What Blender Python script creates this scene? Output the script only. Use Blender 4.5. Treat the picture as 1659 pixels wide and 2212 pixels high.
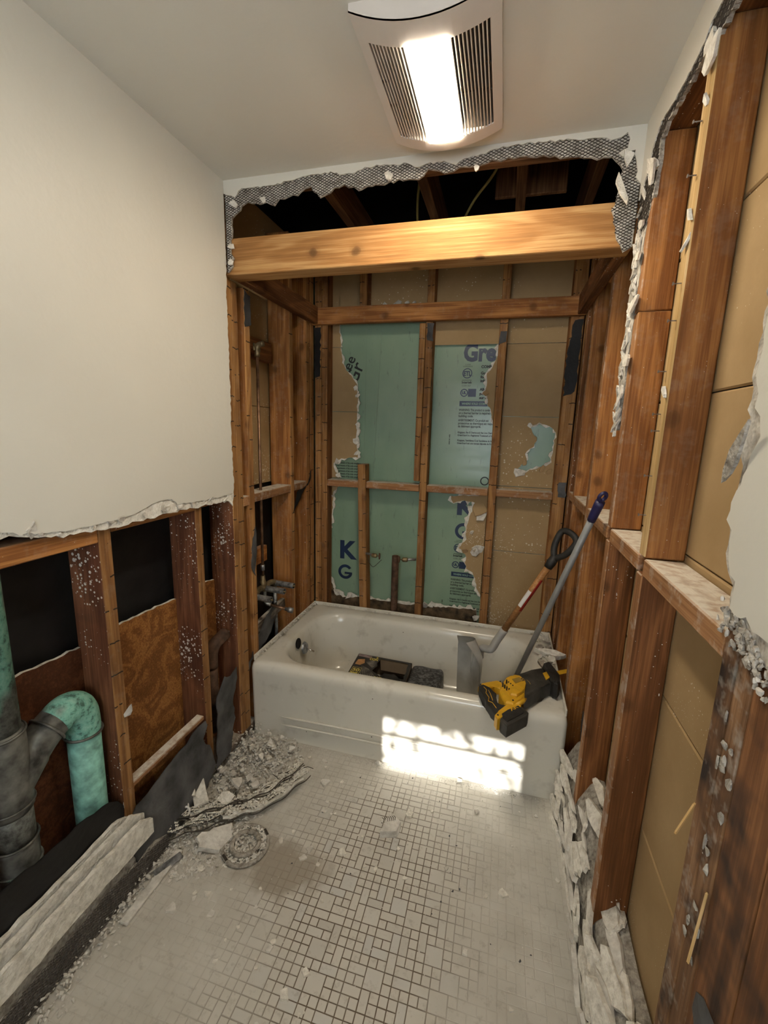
import bpy, bmesh, math, random
from mathutils import Vector, Matrix, noise
from mathutils.geometry import tessellate_polygon

for o in list(bpy.data.objects):
    bpy.data.objects.remove(o)
scene = bpy.context.scene
col = scene.collection
random.seed(7)

# ------------------------------------------------------------------ camera
YAW, PITCH, ROLL = 0.2592, -0.1882, -0.0278
Rm = (Matrix.Rotation(YAW, 3, 'Z') @ Matrix.Rotation(PITCH, 3, 'X') @ Matrix.Rotation(ROLL, 3, 'Y'))
right, fwd, up = Rm.col[0], Rm.col[1], Rm.col[2]
cam_d = bpy.data.cameras.new('camera')
cam_d.sensor_fit = 'VERTICAL'
cam_d.sensor_height = 36.0
cam_d.lens = 940.0 * 36.0 / 2212.0
cam_d.clip_start = 0.02
cam = bpy.data.objects.new('camera', cam_d)
M = Matrix.Identity(4)
for i in range(3):
    M[i][0], M[i][1], M[i][2] = right[i], up[i], -fwd[i]
M[0][3], M[1][3], M[2][3] = 1.1658, -1.802, 1.5964
cam.matrix_world = M
col.objects.link(cam)
scene.camera = cam

# ------------------------------------------------------------------ world, sun, exposure
world = bpy.data.worlds.new('sky')
scene.world = world
world.use_nodes = True
bg = world.node_tree.nodes['Background']
bg.inputs[0].default_value = (0.84, 0.92, 1.0, 1)
bg.inputs[1].default_value = 12.0
LAMP = 74.0
SUN = 9.0
VANITY = 12.0
sun_d = bpy.data.lights.new('sun', 'SUN')
sun_d.energy = SUN
sun_d.angle = 0.0093
sun_d.color = (1.0, 0.97, 0.92)
sun = bpy.data.objects.new('sun', sun_d)
SUN_EL = math.radians(25)
sdir = Vector((0, math.cos(SUN_EL), -math.sin(SUN_EL)))
sun.rotation_euler = sdir.to_track_quat('-Z', 'Y').to_euler()
sun.location = (1, -6, 4)
col.objects.link(sun)
scene.view_settings.view_transform = 'Standard'
scene.view_settings.look = 'None'
scene.view_settings.gamma = 1.0
scene.view_settings.use_curve_mapping = False
scene.view_settings.exposure = 0.55
scene.cycles.max_bounces = 4
scene.cycles.diffuse_bounces = 3
scene.cycles.use_light_tree = False
scene.cycles.glossy_bounces = 2
scene.cycles.transmission_bounces = 1
scene.cycles.caustics_reflective = False
scene.cycles.caustics_refractive = False
scene.cycles.use_adaptive_sampling = True
scene.cycles.adaptive_threshold = 0.05

# ------------------------------------------------------------------ node helpers
def nd(nt, typ, inp=None, **attrs):
    n = nt.nodes.new(typ)
    for k, v in attrs.items():
        setattr(n, k, v)
    for k, v in (inp or {}).items():
        if isinstance(v, bpy.types.NodeSocket):
            nt.links.new(v, n.inputs[k])
        else:
            n.inputs[k].default_value = v
    return n

def c4(c):
    return (c[0], c[1], c[2], 1) if len(c) == 3 else c

def mixc(nt, f, a, b, blend='MIX'):
    n = nt.nodes.new('ShaderNodeMix')
    n.data_type = 'RGBA'
    n.blend_type = blend
    for i, v in ((0, f), (6, a), (7, b)):
        if isinstance(v, bpy.types.NodeSocket):
            nt.links.new(v, n.inputs[i])
        else:
            n.inputs[i].default_value = v if i == 0 else c4(v)
    return n.outputs[2]

def mth(nt, op, a, b=0.0, c=None, clamp=False):
    n = nt.nodes.new('ShaderNodeMath')
    n.operation = op
    n.use_clamp = clamp
    for i, v in enumerate((a, b) if c is None else (a, b, c)):
        if isinstance(v, bpy.types.NodeSocket):
            nt.links.new(v, n.inputs[i])
        else:
            n.inputs[i].default_value = v
    return n.outputs[0]

def ramp(nt, f, stops):
    n = nt.nodes.new('ShaderNodeValToRGB')
    nt.links.new(f, n.inputs[0])
    e = n.color_ramp.elements
    while len(e) < len(stops):
        e.new(0.5)
    for el, (p, c) in zip(e, stops):
        el.position = p
        el.color = c4(c) if isinstance(c, (tuple, list)) else (c, c, c, 1)
    return n.outputs[0]

def mapv(nt, vec, scale, loc=None):
    n = nt.nodes.new('ShaderNodeMapping')
    nt.links.new(vec, n.inputs[0])
    n.inputs[3].default_value = scale
    if loc is not None:
        if isinstance(loc, bpy.types.NodeSocket):
            nt.links.new(loc, n.inputs[1])
        else:
            n.inputs[1].default_value = loc
    return n.outputs[0]

def noi(nt, vec, scale, detail=3.0, rough=0.55, dist=0.0):
    return nd(nt, 'ShaderNodeTexNoise', {'Vector': vec, 'Scale': scale, 'Detail': min(detail, 3.0), 'Roughness': rough, 'Distortion': dist}).outputs[0]

def newmat(name, rough=0.6, metal=0.0, spec=0.5):
    m = bpy.data.materials.new(name)
    m.use_nodes = True
    nt = m.node_tree
    b = nt.nodes['Principled BSDF']
    b.inputs['Roughness'].default_value = rough
    b.inputs['Metallic'].default_value = metal
    b.inputs['Specular IOR Level'].default_value = spec
    return m, nt, b

def setin(nt, b, key, v):
    if isinstance(v, bpy.types.NodeSocket):
        nt.links.new(v, b.inputs[key])
    else:
        b.inputs[key].default_value = v

def bump(nt, b, h, strength=0.3, dist=0.01):
    n = nd(nt, 'ShaderNodeBump', {'Strength': strength, 'Distance': dist, 'Height': h})
    nt.links.new(n.outputs[0], b.inputs['Normal'])

def objco(nt):
    return nd(nt, 'ShaderNodeTexCoord').outputs['Object']

def worldpos(nt):
    return nd(nt, 'ShaderNodeNewGeometry').outputs['Position']

def speckmask(nt, pos, scale, dens_scale, lo, hi, size):
    v = nd(nt, 'ShaderNodeTexVoronoi', {'Vector': pos, 'Scale': scale, 'Randomness': 1.0})
    d = v.outputs['Distance']
    g = ramp(nt, noi(nt, pos, dens_scale, 2), [(lo, 0.0), (hi, 1.0)])
    rnd = nd(nt, 'ShaderNodeSeparateColor', {0: v.outputs['Color']}).outputs[0]
    r = mth(nt, 'MULTIPLY', mth(nt, 'MULTIPLY', g, size), rnd)
    return mth(nt, 'LESS_THAN', d, r)

def plain(name, c, rough=0.6, metal=0.0, var=0.12, scale=8.0, bmp=0.0, spec=0.5):
    m, nt, b = newmat(name, rough, metal, spec)
    p = objco(nt)
    n = noi(nt, p, scale, 4)
    dk = tuple(x * (1 - 2 * var) for x in c)
    lt = tuple(min(1, x * (1 + var)) for x in c)
    setin(nt, b, 'Base Color', ramp(nt, n, [(0.3, dk), (0.7, lt)]))
    if bmp:
        bump(nt, b, noi(nt, p, scale * 4, 5), bmp, 0.006)
    return m

def wood(name, light, dark, splat=0.0, ticks=0.0, dust=0.0, rough=0.72, stain=0.0, knots=1.0):
    m, nt, b = newmat(name, rough, 0, 0.25)
    oi = nd(nt, 'ShaderNodeObjectInfo')
    rnd = oi.outputs['Random']
    off = nd(nt, 'ShaderNodeCombineXYZ', {0: mth(nt, 'MULTIPLY', rnd, 17.0), 1: mth(nt, 'MULTIPLY', rnd, 5.0), 2: mth(nt, 'MULTIPLY', rnd, 9.0)}).outputs[0]
    o = nd(nt, 'ShaderNodeVectorMath', {0: objco(nt), 1: off}, operation='ADD').outputs[0]
    wp = worldpos(nt)
    fine = noi(nt, mapv(nt, o, (3.5, 130, 130)), 1.0, 6, 0.65)
    fine = ramp(nt, fine, [(0.28, 0.0), (0.72, 1.0)])
    warp = noi(nt, mapv(nt, o, (1.1, 7, 7)), 1.0, 3, 0.5, 0.6)
    ringv = mth(nt, 'MULTIPLY_ADD', warp, 30.0, 0.0)
    rings = mth(nt, 'MULTIPLY_ADD', mth(nt, 'SINE', ringv), 0.5, 0.5)
    f = mth(nt, 'ADD', mth(nt, 'MULTIPLY', fine, 0.62), mth(nt, 'MULTIPLY', rings, 0.36))
    colr = ramp(nt, f, [(0.12, tuple(x * 0.75 for x in dark)), (0.4, dark), (0.82, light)])
    if knots:
        so = nd(nt, 'ShaderNodeSeparateXYZ', {0: o})
        kv = nd(nt, 'ShaderNodeCombineXYZ', {0: mth(nt, 'MULTIPLY', so.outputs[0], 3.4), 1: mth(nt, 'MULTIPLY', mth(nt, 'ADD', so.outputs[1], so.outputs[2]), 4.0), 2: 0.0}).outputs[0]
        kv = nd(nt, 'ShaderNodeVectorMath', {0: kv, 1: nd(nt, 'ShaderNodeVectorMath', {0: nd(nt, 'ShaderNodeTexNoise', {'Vector': o, 'Scale': 14.0}).outputs[1], 'Scale': 0.10}, operation='SCALE').outputs[0]}, operation='ADD').outputs[0]
        v = nd(nt, 'ShaderNodeTexVoronoi', {'Vector': kv, 'Scale': 1.0}, voronoi_dimensions='2D').outputs['Distance']
        kn = ramp(nt, v, [(0.03, 1.0), (0.06, 0.7), (0.075, 0.3), (0.13, 0.0)])
        colr = mixc(nt, mth(nt, 'MULTIPLY', kn, 0.75 * knots), colr, tuple(x * 0.35 for x in dark))
    tone = mth(nt, 'MULTIPLY_ADD', rnd, 0.35, 0.8)
    low = mth(nt, 'MULTIPLY_ADD', noi(nt, wp, 4.0, 3), 0.5, 0.72)
    tn = mth(nt, 'MULTIPLY', tone, low)
    colr = mixc(nt, 1.0, colr, nd(nt, 'ShaderNodeCombineColor', {0: tn, 1: tn, 2: tn}).outputs[0], 'MULTIPLY')
    if stain:
        s = ramp(nt, noi(nt, wp, 7.0, 4, 0.65), [(0.5, 0.0), (0.68, 1.0)])
        colr = mixc(nt, mth(nt, 'MULTIPLY', s, stain), colr, (0.03, 0.018, 0.014))
    if ticks:
        sx = nd(nt, 'ShaderNodeSeparateXYZ', {0: o})
        xx = mth(nt, 'ADD', sx.outputs[0], mth(nt, 'MULTIPLY', noi(nt, mapv(nt, o, (3, 60, 60)), 1.0, 1), 0.012))
        fr = mth(nt, 'FRACT', mth(nt, 'MULTIPLY', xx, 9.0))
        ln = mth(nt, 'LESS_THAN', fr, 0.045)
        gate = mth(nt, 'GREATER_THAN', noi(nt, mapv(nt, o, (9, 22, 22)), 1.0, 2), 0.50)
        colr = mixc(nt, mth(nt, 'MULTIPLY', mth(nt, 'MULTIPLY', ln, gate), ticks), colr, (0.02, 0.014, 0.01))
    if splat:
        mk = speckmask(nt, wp, 85, 3.2, 0.42, 0.68, 0.62 * splat)
        mk2 = speckmask(nt, mapv(nt, wp, (1, 1, 0.4)), 34, 2.2, 0.5, 0.75, 0.5 * splat)
        colr = mixc(nt, mth(nt, 'MAXIMUM', mk, mk2), colr, (0.72, 0.68, 0.62))
    if dust:
        nz = nd(nt, 'ShaderNodeSeparateXYZ', {0: nd(nt, 'ShaderNodeNewGeometry').outputs['Normal']}).outputs[2]
        upm = ramp(nt, nz, [(0.6, 0.0), (0.9, 1.0)])
        dn = ramp(nt, noi(nt, wp, 40, 4), [(0.3, 0.4), (0.55, 1.0)])
        colr = mixc(nt, mth(nt, 'MULTIPLY', mth(nt, 'MULTIPLY', upm, dn), dust), colr, (0.72, 0.67, 0.58))
        gz = ramp(nt, noi(nt, wp, 22, 5, 0.7), [(0.52, 0.0), (0.66, 1.0)])
        colr = mixc(nt, mth(nt, 'MULTIPLY', gz, dust * 0.35), colr, (0.62, 0.57, 0.5))
    setin(nt, b, 'Base Color', colr)
    bump(nt, b, fine, 0.25, 0.003)
    return m

# ------------------------------------------------------------------ materials
MT = {}
MT['beam'] = wood('pale_fir_beam', (0.68, 0.40, 0.165), (0.46, 0.22, 0.072), knots=1.2)
MT['stud'] = wood('orange_fir', (0.48, 0.215, 0.066), (0.27, 0.105, 0.030), knots=0.9, dust=0.18, splat=0.25)
MT['studtick'] = wood('fir_with_lath_marks', (0.46, 0.24, 0.085), (0.28, 0.13, 0.045), ticks=0.95, knots=0.7, dust=0.15)
MT['redstud'] = wood('red_brown_fir', (0.30, 0.125, 0.06), (0.17, 0.06, 0.03), splat=1.0, stain=0.35, knots=0.6)
MT['darkstud'] = wood('dark_brown_fir', (0.31, 0.128, 0.044), (0.165, 0.062, 0.021), splat=0.5, knots=0.8)
MT['pale'] = wood('clean_pale_fir', (0.72, 0.50, 0.25), (0.55, 0.35, 0.14), knots=0.3)
MT['attic'] = wood('old_brown_joist', (0.20, 0.10, 0.045), (0.10, 0.045, 0.02), knots=0.6)
MT['ledge'] = wood('dusty_block', (0.42, 0.22, 0.10), (0.28, 0.13, 0.055), dust=1.0, knots=0.4)
MT['ply'] = wood('orange_plywood', (0.42, 0.19, 0.055), (0.22, 0.085, 0.022), knots=0.35)
MT['plydark'] = wood('dark_plywood', (0.17, 0.06, 0.025), (0.09, 0.03, 0.012), knots=0.3)
MT['mould'] = wood('mouldy_studs', (0.40, 0.22, 0.11), (0.22, 0.11, 0.05), stain=1.0, dust=0.9, knots=0.3, splat=0.5)
MT['stained'] = wood('black_stained_fir', (0.33, 0.15, 0.06), (0.19, 0.08, 0.03), stain=0.9, knots=0.8)
MT['greywood'] = wood('weathered_grey_wood', (0.30, 0.24, 0.19), (0.13, 0.10, 0.08), dust=0.5, knots=0.3)

def plaster_paint():
    m, nt, b = newmat('cream_wall_paint', 0.45, 0, 0.4)
    p = worldpos(nt)
    setin(nt, b, 'Base Color', ramp(nt, noi(nt, p, 1.5, 3), [(0.3, (0.66, 0.635, 0.565)), (0.7, (0.72, 0.695, 0.62))]))
    bump(nt, b, noi(nt, p, 26, 4), 0.12, 0.01)
    return m
MT['paint'] = plaster_paint()

def plaster_core(name, a, c, sc=30):
    m, nt, b = newmat(name, 0.9, 0, 0.2)
    p = worldpos(nt)
    n = noi(nt, p, sc, 6, 0.65)
    setin(nt, b, 'Base Color', ramp(nt, n, [(0.32, a), (0.62, c)]))
    bump(nt, b, n, 0.8, 0.012)
    return m
MT['core'] = plaster_core('broken_plaster', (0.30, 0.27, 0.23), (0.66, 0.63, 0.57))
MT['white'] = plaster_core('white_gypsum', (0.58, 0.55, 0.485), (0.85, 0.82, 0.75), 45)
MT['mortar'] = plaster_core('grey_mortar', (0.20, 0.18, 0.155), (0.46, 0.43, 0.38), 55)
MT['rubble'] = plaster_core('pale_rubble', (0.52, 0.495, 0.45), (0.76, 0.735, 0.68), 24)

def gyp():
    m, nt, b = newmat('tan_gypsum_paper', 0.85, 0, 0.2)
    p = worldpos(nt)
    n = noi(nt, p, 5, 4)
    f = noi(nt, p, 120, 3)
    c = ramp(nt, n, [(0.3, (0.385, 0.26, 0.128)), (0.7, (0.47, 0.33, 0.175))])
    c = mixc(nt, mth(nt, 'MULTIPLY', f, 0.35), c, (0.33, 0.225, 0.115))
    low = mth(nt, 'LESS_THAN', nd(nt, 'ShaderNodeSeparateXYZ', {0: p}).outputs[2], mth(nt, 'MULTIPLY_ADD', noi(nt, p, 5, 3), 0.8, 0.7))
    mk = mth(nt, 'MAXIMUM', speckmask(nt, p, 60, 2.6, 0.47, 0.72, 0.42), mth(nt, 'MULTIPLY', low, speckmask(nt, p, 110, 3.1, 0.42, 0.66, 0.42)))
    c = mixc(nt, mk, c, (0.70, 0.64, 0.52))
    setin(nt, b, 'Base Color', c)
    return m
MT['gyp'] = gyp()
MT['dampgyp'] = plain('mouldy_damp_paper', (0.13, 0.085, 0.045), 0.85, var=0.45, scale=22)

def foam():
    m, nt, b = newmat('green_foam_film', 0.28, 0, 0.5)
    p = worldpos(nt)
    n = noi(nt, mapv(nt, p, (2, 2, 1.0)), 2.0, 3)
    c = ramp(nt, n, [(0.3, (0.20, 0.315, 0.225)), (0.7, (0.285, 0.40, 0.29))])
    d = noi(nt, mapv(nt, p, (14, 14, 3)), 3.0, 5, 0.7)
    c = mixc(nt, ramp(nt, d, [(0.62, 0.0), (0.72, 0.7)]), c, (0.16, 0.22, 0.17))
    setin(nt, b, 'Base Color', c)
    bump(nt, b, noi(nt, mapv(nt, p, (1, 1, 4)), 2.0, 2), 0.15, 0.03)
    return m
MT['foam'] = foam()
MT['ink'] = plain('navy_print', (0.012, 0.03, 0.085), 0.4, var=0.05)
MT['inkblack'] = plain('black_print', (0.01, 0.014, 0.016), 0.5, var=0.05)
MT['inklight'] = plain('light_print', (0.32, 0.52, 0.42), 0.5, var=0.05)
MT['black'] = plain('black_building_paper', (0.012, 0.012, 0.013), 0.55, var=0.3, scale=6, bmp=0.4, spec=0.3)
MT['felt'] = plain('grey_tar_felt', (0.085, 0.085, 0.088), 0.7, var=0.4, scale=9, bmp=0.5)
MT['wire'] = plain('dark_lath_wire', (0.06, 0.05, 0.04), 0.6, 0.3)
MT['chrome'] = plain('chrome', (0.75, 0.75, 0.74), 0.18, 1.0, var=0.06)
MT['galv'] = plain('galvanised_pipe', (0.34, 0.35, 0.36), 0.45, 0.7, var=0.35, scale=40)
MT['brass'] = plain('tarnished_brass', (0.26, 0.20, 0.11), 0.5, 0.6, var=0.35, scale=30)
MT['copper'] = plain('brown_copper', (0.30, 0.17, 0.10), 0.42, 0.7, var=0.3, scale=20)
MT['rust'] = plain('rusty_brown_pipe', (0.12, 0.065, 0.04), 0.7, 0.2, var=0.35, scale=25)
MT['alu'] = plain('worn_aluminium', (0.58, 0.58, 0.56), 0.36, 0.25, var=0.1, scale=12)
MT['sleeve'] = plain('grey_painted_sleeve', (0.45, 0.44, 0.42), 0.5, 0.1, var=0.08)
MT['handle'] = wood('varnished_handle', (0.52, 0.29, 0.12), (0.36, 0.17, 0.06), knots=0.0, rough=0.4)
MT['red'] = plain('red_stripe', (0.32, 0.02, 0.015), 0.4)
MT['label'] = plain('white_label', (0.75, 0.74, 0.72), 0.5, var=0.03)
MT['rubber'] = plain('black_rubber', (0.028, 0.027, 0.026), 0.6, var=0.25, scale=30)
MT['gripblue'] = plain('navy_grip', (0.018, 0.016, 0.075), 0.45, var=0.2)
MT['pole'] = plain('grey_pole', (0.25, 0.25, 0.245), 0.45, 0.2, var=0.12, scale=10)
MT['yellow'] = plain('yellow_plastic', (0.78, 0.43, 0.025), 0.42, var=0.10, scale=20)
MT['boot'] = plain('grey_black_housing', (0.055, 0.053, 0.048), 0.6, var=0.25, scale=20)
MT['badge'] = plain('worn_badge', (0.42, 0.27, 0.06), 0.5, var=0.2)
MT['fan'] = plain('ivory_fan_plastic', (0.72, 0.66, 0.60), 0.45, var=0.02)
MT['fandark'] = plain('fan_housing_dark', (0.05, 0.045, 0.04), 0.6, 0.3)
MT['card'] = plain('brown_card', (0.13, 0.095, 0.06), 0.75, var=0.15)
MT['cardblack'] = plain('black_card', (0.025, 0.022, 0.02), 0.45, var=0.3)
MT['printyellow'] = plain('print_yellow', (0.75, 0.62, 0.12), 0.5, var=0.05)
MT['printorange'] = plain('print_orange', (0.55, 0.27, 0.09), 0.5, var=0.2, scale=30)
MT['printgrey'] = plain('print_grey', (0.22, 0.20, 0.17), 0.5, var=0.4, scale=25)
MT['printpink'] = plain('print_pink', (0.33, 0.24, 0.24), 0.5, var=0.2, scale=30)
MT['yellowcable'] = plain('yellow_cable', (0.30, 0.26, 0.08), 0.5)
MT['void_dark'] = plain('void_black', (0.006, 0.005, 0.005), 0.9)  # near-black colour stands in for the dark of voids and holes
MT['leaf'] = plain('leaf', (0.06, 0.16, 0.03), 0.5)
MT['nail'] = plain('steel_nail', (0.25, 0.22, 0.2), 0.5, 0.6)

def marble():
    m, nt, b = newmat('crumpled_black_film', 0.35, 0, 0.5)
    p = objco(nt)
    n = noi(nt, p, 38, 4, 0.6, 1.2)
    setin(nt, b, 'Base Color', ramp(nt, n, [(0.45, (0.018, 0.018, 0.019)), (0.62, (0.16, 0.16, 0.165))]))
    bump(nt, b, n, 0.6, 0.01)
    return m
MT['marble'] = marble()

def patina():
    m, nt, b = newmat('copper_patina', 0.6, 0.15, 0.4)
    p = worldpos(nt)
    n = noi(nt, mapv(nt, p, (1, 1, 0.6)), 5.0, 3, 0.55)
    f = noi(nt, p, 45, 5, 0.7)
    g = ramp(nt, f, [(0.34, (0.07, 0.16, 0.13)), (0.48, (0.20, 0.48, 0.39)), (0.7, (0.32, 0.60, 0.50))])
    d = ramp(nt, f, [(0.35, (0.05, 0.05, 0.045)), (0.7, (0.21, 0.22, 0.20))])
    c = mixc(nt, ramp(nt, n, [(0.44, 0.0), (0.52, 1.0)]), d, g)
    setin(nt, b, 'Base Color', c)
    bump(nt, b, f, 0.25, 0.005)
    return m
MT['patina'] = patina()
MT['hub'] = plain('dark_copper_hub', (0.16, 0.16, 0.145), 0.5, 0.4, var=0.4, scale=22)
MT['verdigris'] = plain('bright_verdigris', (0.24, 0.52, 0.44), 0.6, 0.1, var=0.28, scale=26)

def porcelain():
    m, nt, b = newmat('old_white_enamel', 0.13, 0, 0.5)
    p = worldpos(nt)
    z = nd(nt, 'ShaderNodeSeparateXYZ', {0: p})
    c = ramp(nt, noi(nt, p, 3.0, 3), [(0.3, (0.70, 0.675, 0.60)), (0.7, (0.76, 0.735, 0.66))])
    st = ramp(nt, noi(nt, p, 6.0, 4), [(0.45, 0.0), (0.65, 1.0)])
    inx = ramp(nt, mth(nt, 'ADD', mth(nt, 'ABSOLUTE', mth(nt, 'SUBTRACT', z.outputs[0], 0.28)), mth(nt, 'ABSOLUTE', mth(nt, 'SUBTRACT', z.outputs[1], 0.33))), [(0.1, 1.0), (0.34, 0.0)])
    c = mixc(nt, mth(nt, 'MULTIPLY', mth(nt, 'MULTIPLY', st, inx), 0.55), c, (0.42, 0.33, 0.12))
    sp = speckmask(nt, p, 38, 5, 0.55, 0.7, 0.16)
    c = mixc(nt, sp, c, (0.10, 0.095, 0.085))
    dirt = ramp(nt, noi(nt, p, 9, 5, 0.7), [(0.56, 0.0), (0.75, 0.5)])
    c = mixc(nt, dirt, c, (0.45, 0.42, 0.36))
    setin(nt, b, 'Base Color', c)
    rg = mth(nt, 'MULTIPLY_ADD', noi(nt, p, 12, 4), 0.35, 0.02)
    setin(nt, b, 'Roughness', rg)
    return m
MT['enamel'] = porcelain()

def floormat(name, base, vary):
    """Mosaic tile or grout. A dry film of plaster slurry covers most of the floor; the wiped middle shows brown grout."""
    m, nt, b = newmat(name, 0.5, 0, 0.4)
    p = worldpos(nt)
    s = nd(nt, 'ShaderNodeSeparateXYZ', {0: p})
    dx = mth(nt, 'SUBTRACT', s.outputs[0], 0.82)
    dy = mth(nt, 'SUBTRACT', s.outputs[1], -0.62)
    e = mth(nt, 'SQRT', mth(nt, 'ADD', mth(nt, 'POWER', mth(nt, 'DIVIDE', dx, 0.46), 2.0), mth(nt, 'POWER', mth(nt, 'DIVIDE', dy, 0.72), 2.0)))
    e = mth(nt, 'ADD', e, mth(nt, 'MULTIPLY_ADD', noi(nt, p, 4.5, 4), 0.9, -0.45))
    clean = ramp(nt, e, [(0.40, 1.0), (1.05, 0.06)])
    oi = nd(nt, 'ShaderNodeObjectInfo').outputs['Random']
    if vary:
        t = nd(nt, 'ShaderNodeTexWhiteNoise', {'Vector': nd(nt, 'ShaderNodeVectorMath', {0: p, 1: (0.027, 0.027, 1)}, operation='SNAP').outputs[0]}).outputs[0]
        t = mth(nt, 'MULTIPLY', oi, 1.0)
        c = ramp(nt, t, [(0.0, (0.54, 0.515, 0.465)), (0.5, (0.62, 0.59, 0.53)), (1.0, (0.57, 0.56, 0.53))])
    else:
        c = ramp(nt, noi(nt, p, 60, 3), [(0.3, tuple(x * 0.7 for x in base)), (0.7, base)])
    film = ramp(nt, noi(nt, p, 7, 5, 0.6), [(0.3, (0.50, 0.475, 0.42)), (0.7, (0.61, 0.585, 0.53))])
    c = mixc(nt, clean, film, c)
    # brown spill beside the floor flange
    sx = mth(nt, 'SUBTRACT', s.outputs[0], 0.5)
    sy = mth(nt, 'SUBTRACT', s.outputs[1], -0.60)
    e2 = mth(nt, 'ADD', mth(nt, 'SQRT', mth(nt, 'ADD', mth(nt, 'POWER', mth(nt, 'DIVIDE', sx, 0.19), 2.0), mth(nt, 'POWER', mth(nt, 'DIVIDE', sy, 0.12), 2.0))), mth(nt, 'MULTIPLY_ADD', noi(nt, p, 14, 5), 1.2, -0.6))
    c = mixc(nt, ramp(nt, e2, [(0.6, 0.8), (1.15, 0.0)]), c, (0.31, 0.265, 0.21))
    gr = ramp(nt, noi(nt, p, 30, 6, 0.75), [(0.55, 0.0), (0.72, 0.45)])
    c = mixc(nt, gr, c, (0.30, 0.27, 0.225))
    setin(nt, b, 'Base Color', c)
    setin(nt, b, 'Roughness', mth(nt, 'MULTIPLY_ADD', noi(nt, p, 20, 4), 0.5, 0.22))
    return m
MT['tile'] = floormat('mosaic_tile', None, True)
MT['grout'] = floormat('brown_grout', (0.15, 0.112, 0.075), False)

def emis(name, c, s):
    m = bpy.data.materials.new(name)
    m.use_nodes = True
    nt = m.node_tree
    b = nt.nodes['Principled BSDF']
    b.inputs['Base Color'].default_value = c4(c)
    b.inputs['Emission Color'].default_value = c4(c)
    b.inputs['Emission Strength'].default_value = s
    return m
MT['lens'] = emis('lit_lens', (1.0, 0.87, 0.67), LAMP)

# ------------------------------------------------------------------ geometry helpers
def tag(o, label=None, cat=None, group=None, kind=None):
    if label: o['label'] = label
    if cat: o['category'] = cat
    if group: o['group'] = group
    if kind: o['kind'] = kind
    return o

def link(o, parent=None):
    col.objects.link(o)
    if parent is not None:
        o.parent = parent
        loc = Vector(parent.get('_base', (0, 0, 0)))
        o.matrix_parent_inverse = Matrix.Translation(-loc)
    return o

def mobj(name, verts, faces, mat, parent=None, fm=None, smooth=False):
    me = bpy.data.meshes.new(name)
    me.from_pydata([tuple(v) for v in verts], [], [tuple(f) for f in faces])
    mats = mat if isinstance(mat, (list, tuple)) else [mat]
    for m in mats:
        me.materials.append(MT[m])
    if fm:
        me.polygons.foreach_set('material_index', fm)
    if smooth:
        me.polygons.foreach_set('use_smooth', [True] * len(me.polygons))
    me.update()
    return link(bpy.data.objects.new(name, me), parent)

BASES = {}
def thing(name, loc, label, cat, group=None):
    o = bpy.data.objects.new(name, None)
    o.empty_display_size = 0.05
    o.location = loc
    col.objects.link(o)
    o['_base'] = tuple(loc)
    BASES[o.name] = loc
    return tag(o, label, cat, group)

def bm_obj(name, bm, mat, parent=None, smooth=False):
    bmesh.ops.recalc_face_normals(bm, faces=bm.faces)
    me = bpy.data.meshes.new(name)
    bm.to_mesh(me)
    bm.free()
    mats = mat if isinstance(mat, (list, tuple)) else [mat]
    for m in mats:
        me.materials.append(MT[m])
    if smooth:
        me.polygons.foreach_set('use_smooth', [True] * len(me.polygons))
    return link(bpy.data.objects.new(name, me), parent)

def boxverts(sx, sy, sz):
    v = [Vector((x * sx / 2, y * sy / 2, z * sz / 2)) for x in (-1, 1) for y in (-1, 1) for z in (-1, 1)]
    f = [(0, 1, 3, 2), (4, 6, 7, 5), (0, 4, 5, 1), (2, 3, 7, 6), (0, 2, 6, 4), (1, 5, 7, 3)]
    return v, f

def bmbox(sx, sy, sz, bev=0.003, seg=1):
    v, f = boxverts(sx, sy, sz)
    bm = bmesh.new()
    vs = [bm.verts.new(p) for p in v]
    for q in f:
        bm.faces.new([vs[i] for i in q])
    if bev:
        bmesh.ops.bevel(bm, geom=list(bm.edges), offset=bev, segments=seg, profile=0.5, affect='EDGES')
    return bm

def place(o, mat, parent):
    if parent is not None:
        loc = Vector(parent.get('_base', (0, 0, 0)))
        o.matrix_parent_inverse = Matrix.Translation(-loc)
    o.matrix_basis = mat

def bar(name, p0, p1, w, d, mat, parent=None, wref=(0, 0, 1), bev=0.003, front=None):
    """A piece of lumber from p0 to p1; local x runs along the grain; w is measured along wref, d across it."""
    p0, p1 = Vector(p0), Vector(p1)
    ex = (p1 - p0)
    ln = ex.length
    ex.normalize()
    ez = Vector(wref)
    ez = (ez - ex * ez.dot(ex)).normalized()
    ey = ez.cross(ex)
    bm = bmbox(ln, d, w, bev)
    mats = [mat]
    rot = Matrix((ex, ey, ez)).transposed()
    if front:
        fv, fmname = Vector(front[0]), front[1]
        mats.append(fmname)
        for f in bm.faces:
            f.normal_update()
            if (rot @ f.normal).dot(fv) > 0.6:
                f.material_index = 1
    o = bm_obj(name, bm, mats, parent)
    place(o, Matrix.Translation((p0 + p1) / 2) @ rot.to_4x4(), parent)
    return o

def lum(name, b, mat, parent=None, front=None, bev=0.003):
    x0, x1, y0, y1, z0, z1 = b
    d = (x1 - x0, y1 - y0, z1 - z0)
    c = Vector(((x0 + x1) / 2, (y0 + y1) / 2, (z0 + z1) / 2))
    k = d.index(max(d))
    a = Vector((0, 0, 0)); a[k] = d[k] / 2
    wax = (k + 1) % 3
    ref = Vector((0, 0, 0)); ref[wax] = 1
    dax = (k + 2) % 3
    return bar(name, c - a, c + a, d[wax], d[dax], mat, parent, ref, bev, front)

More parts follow.
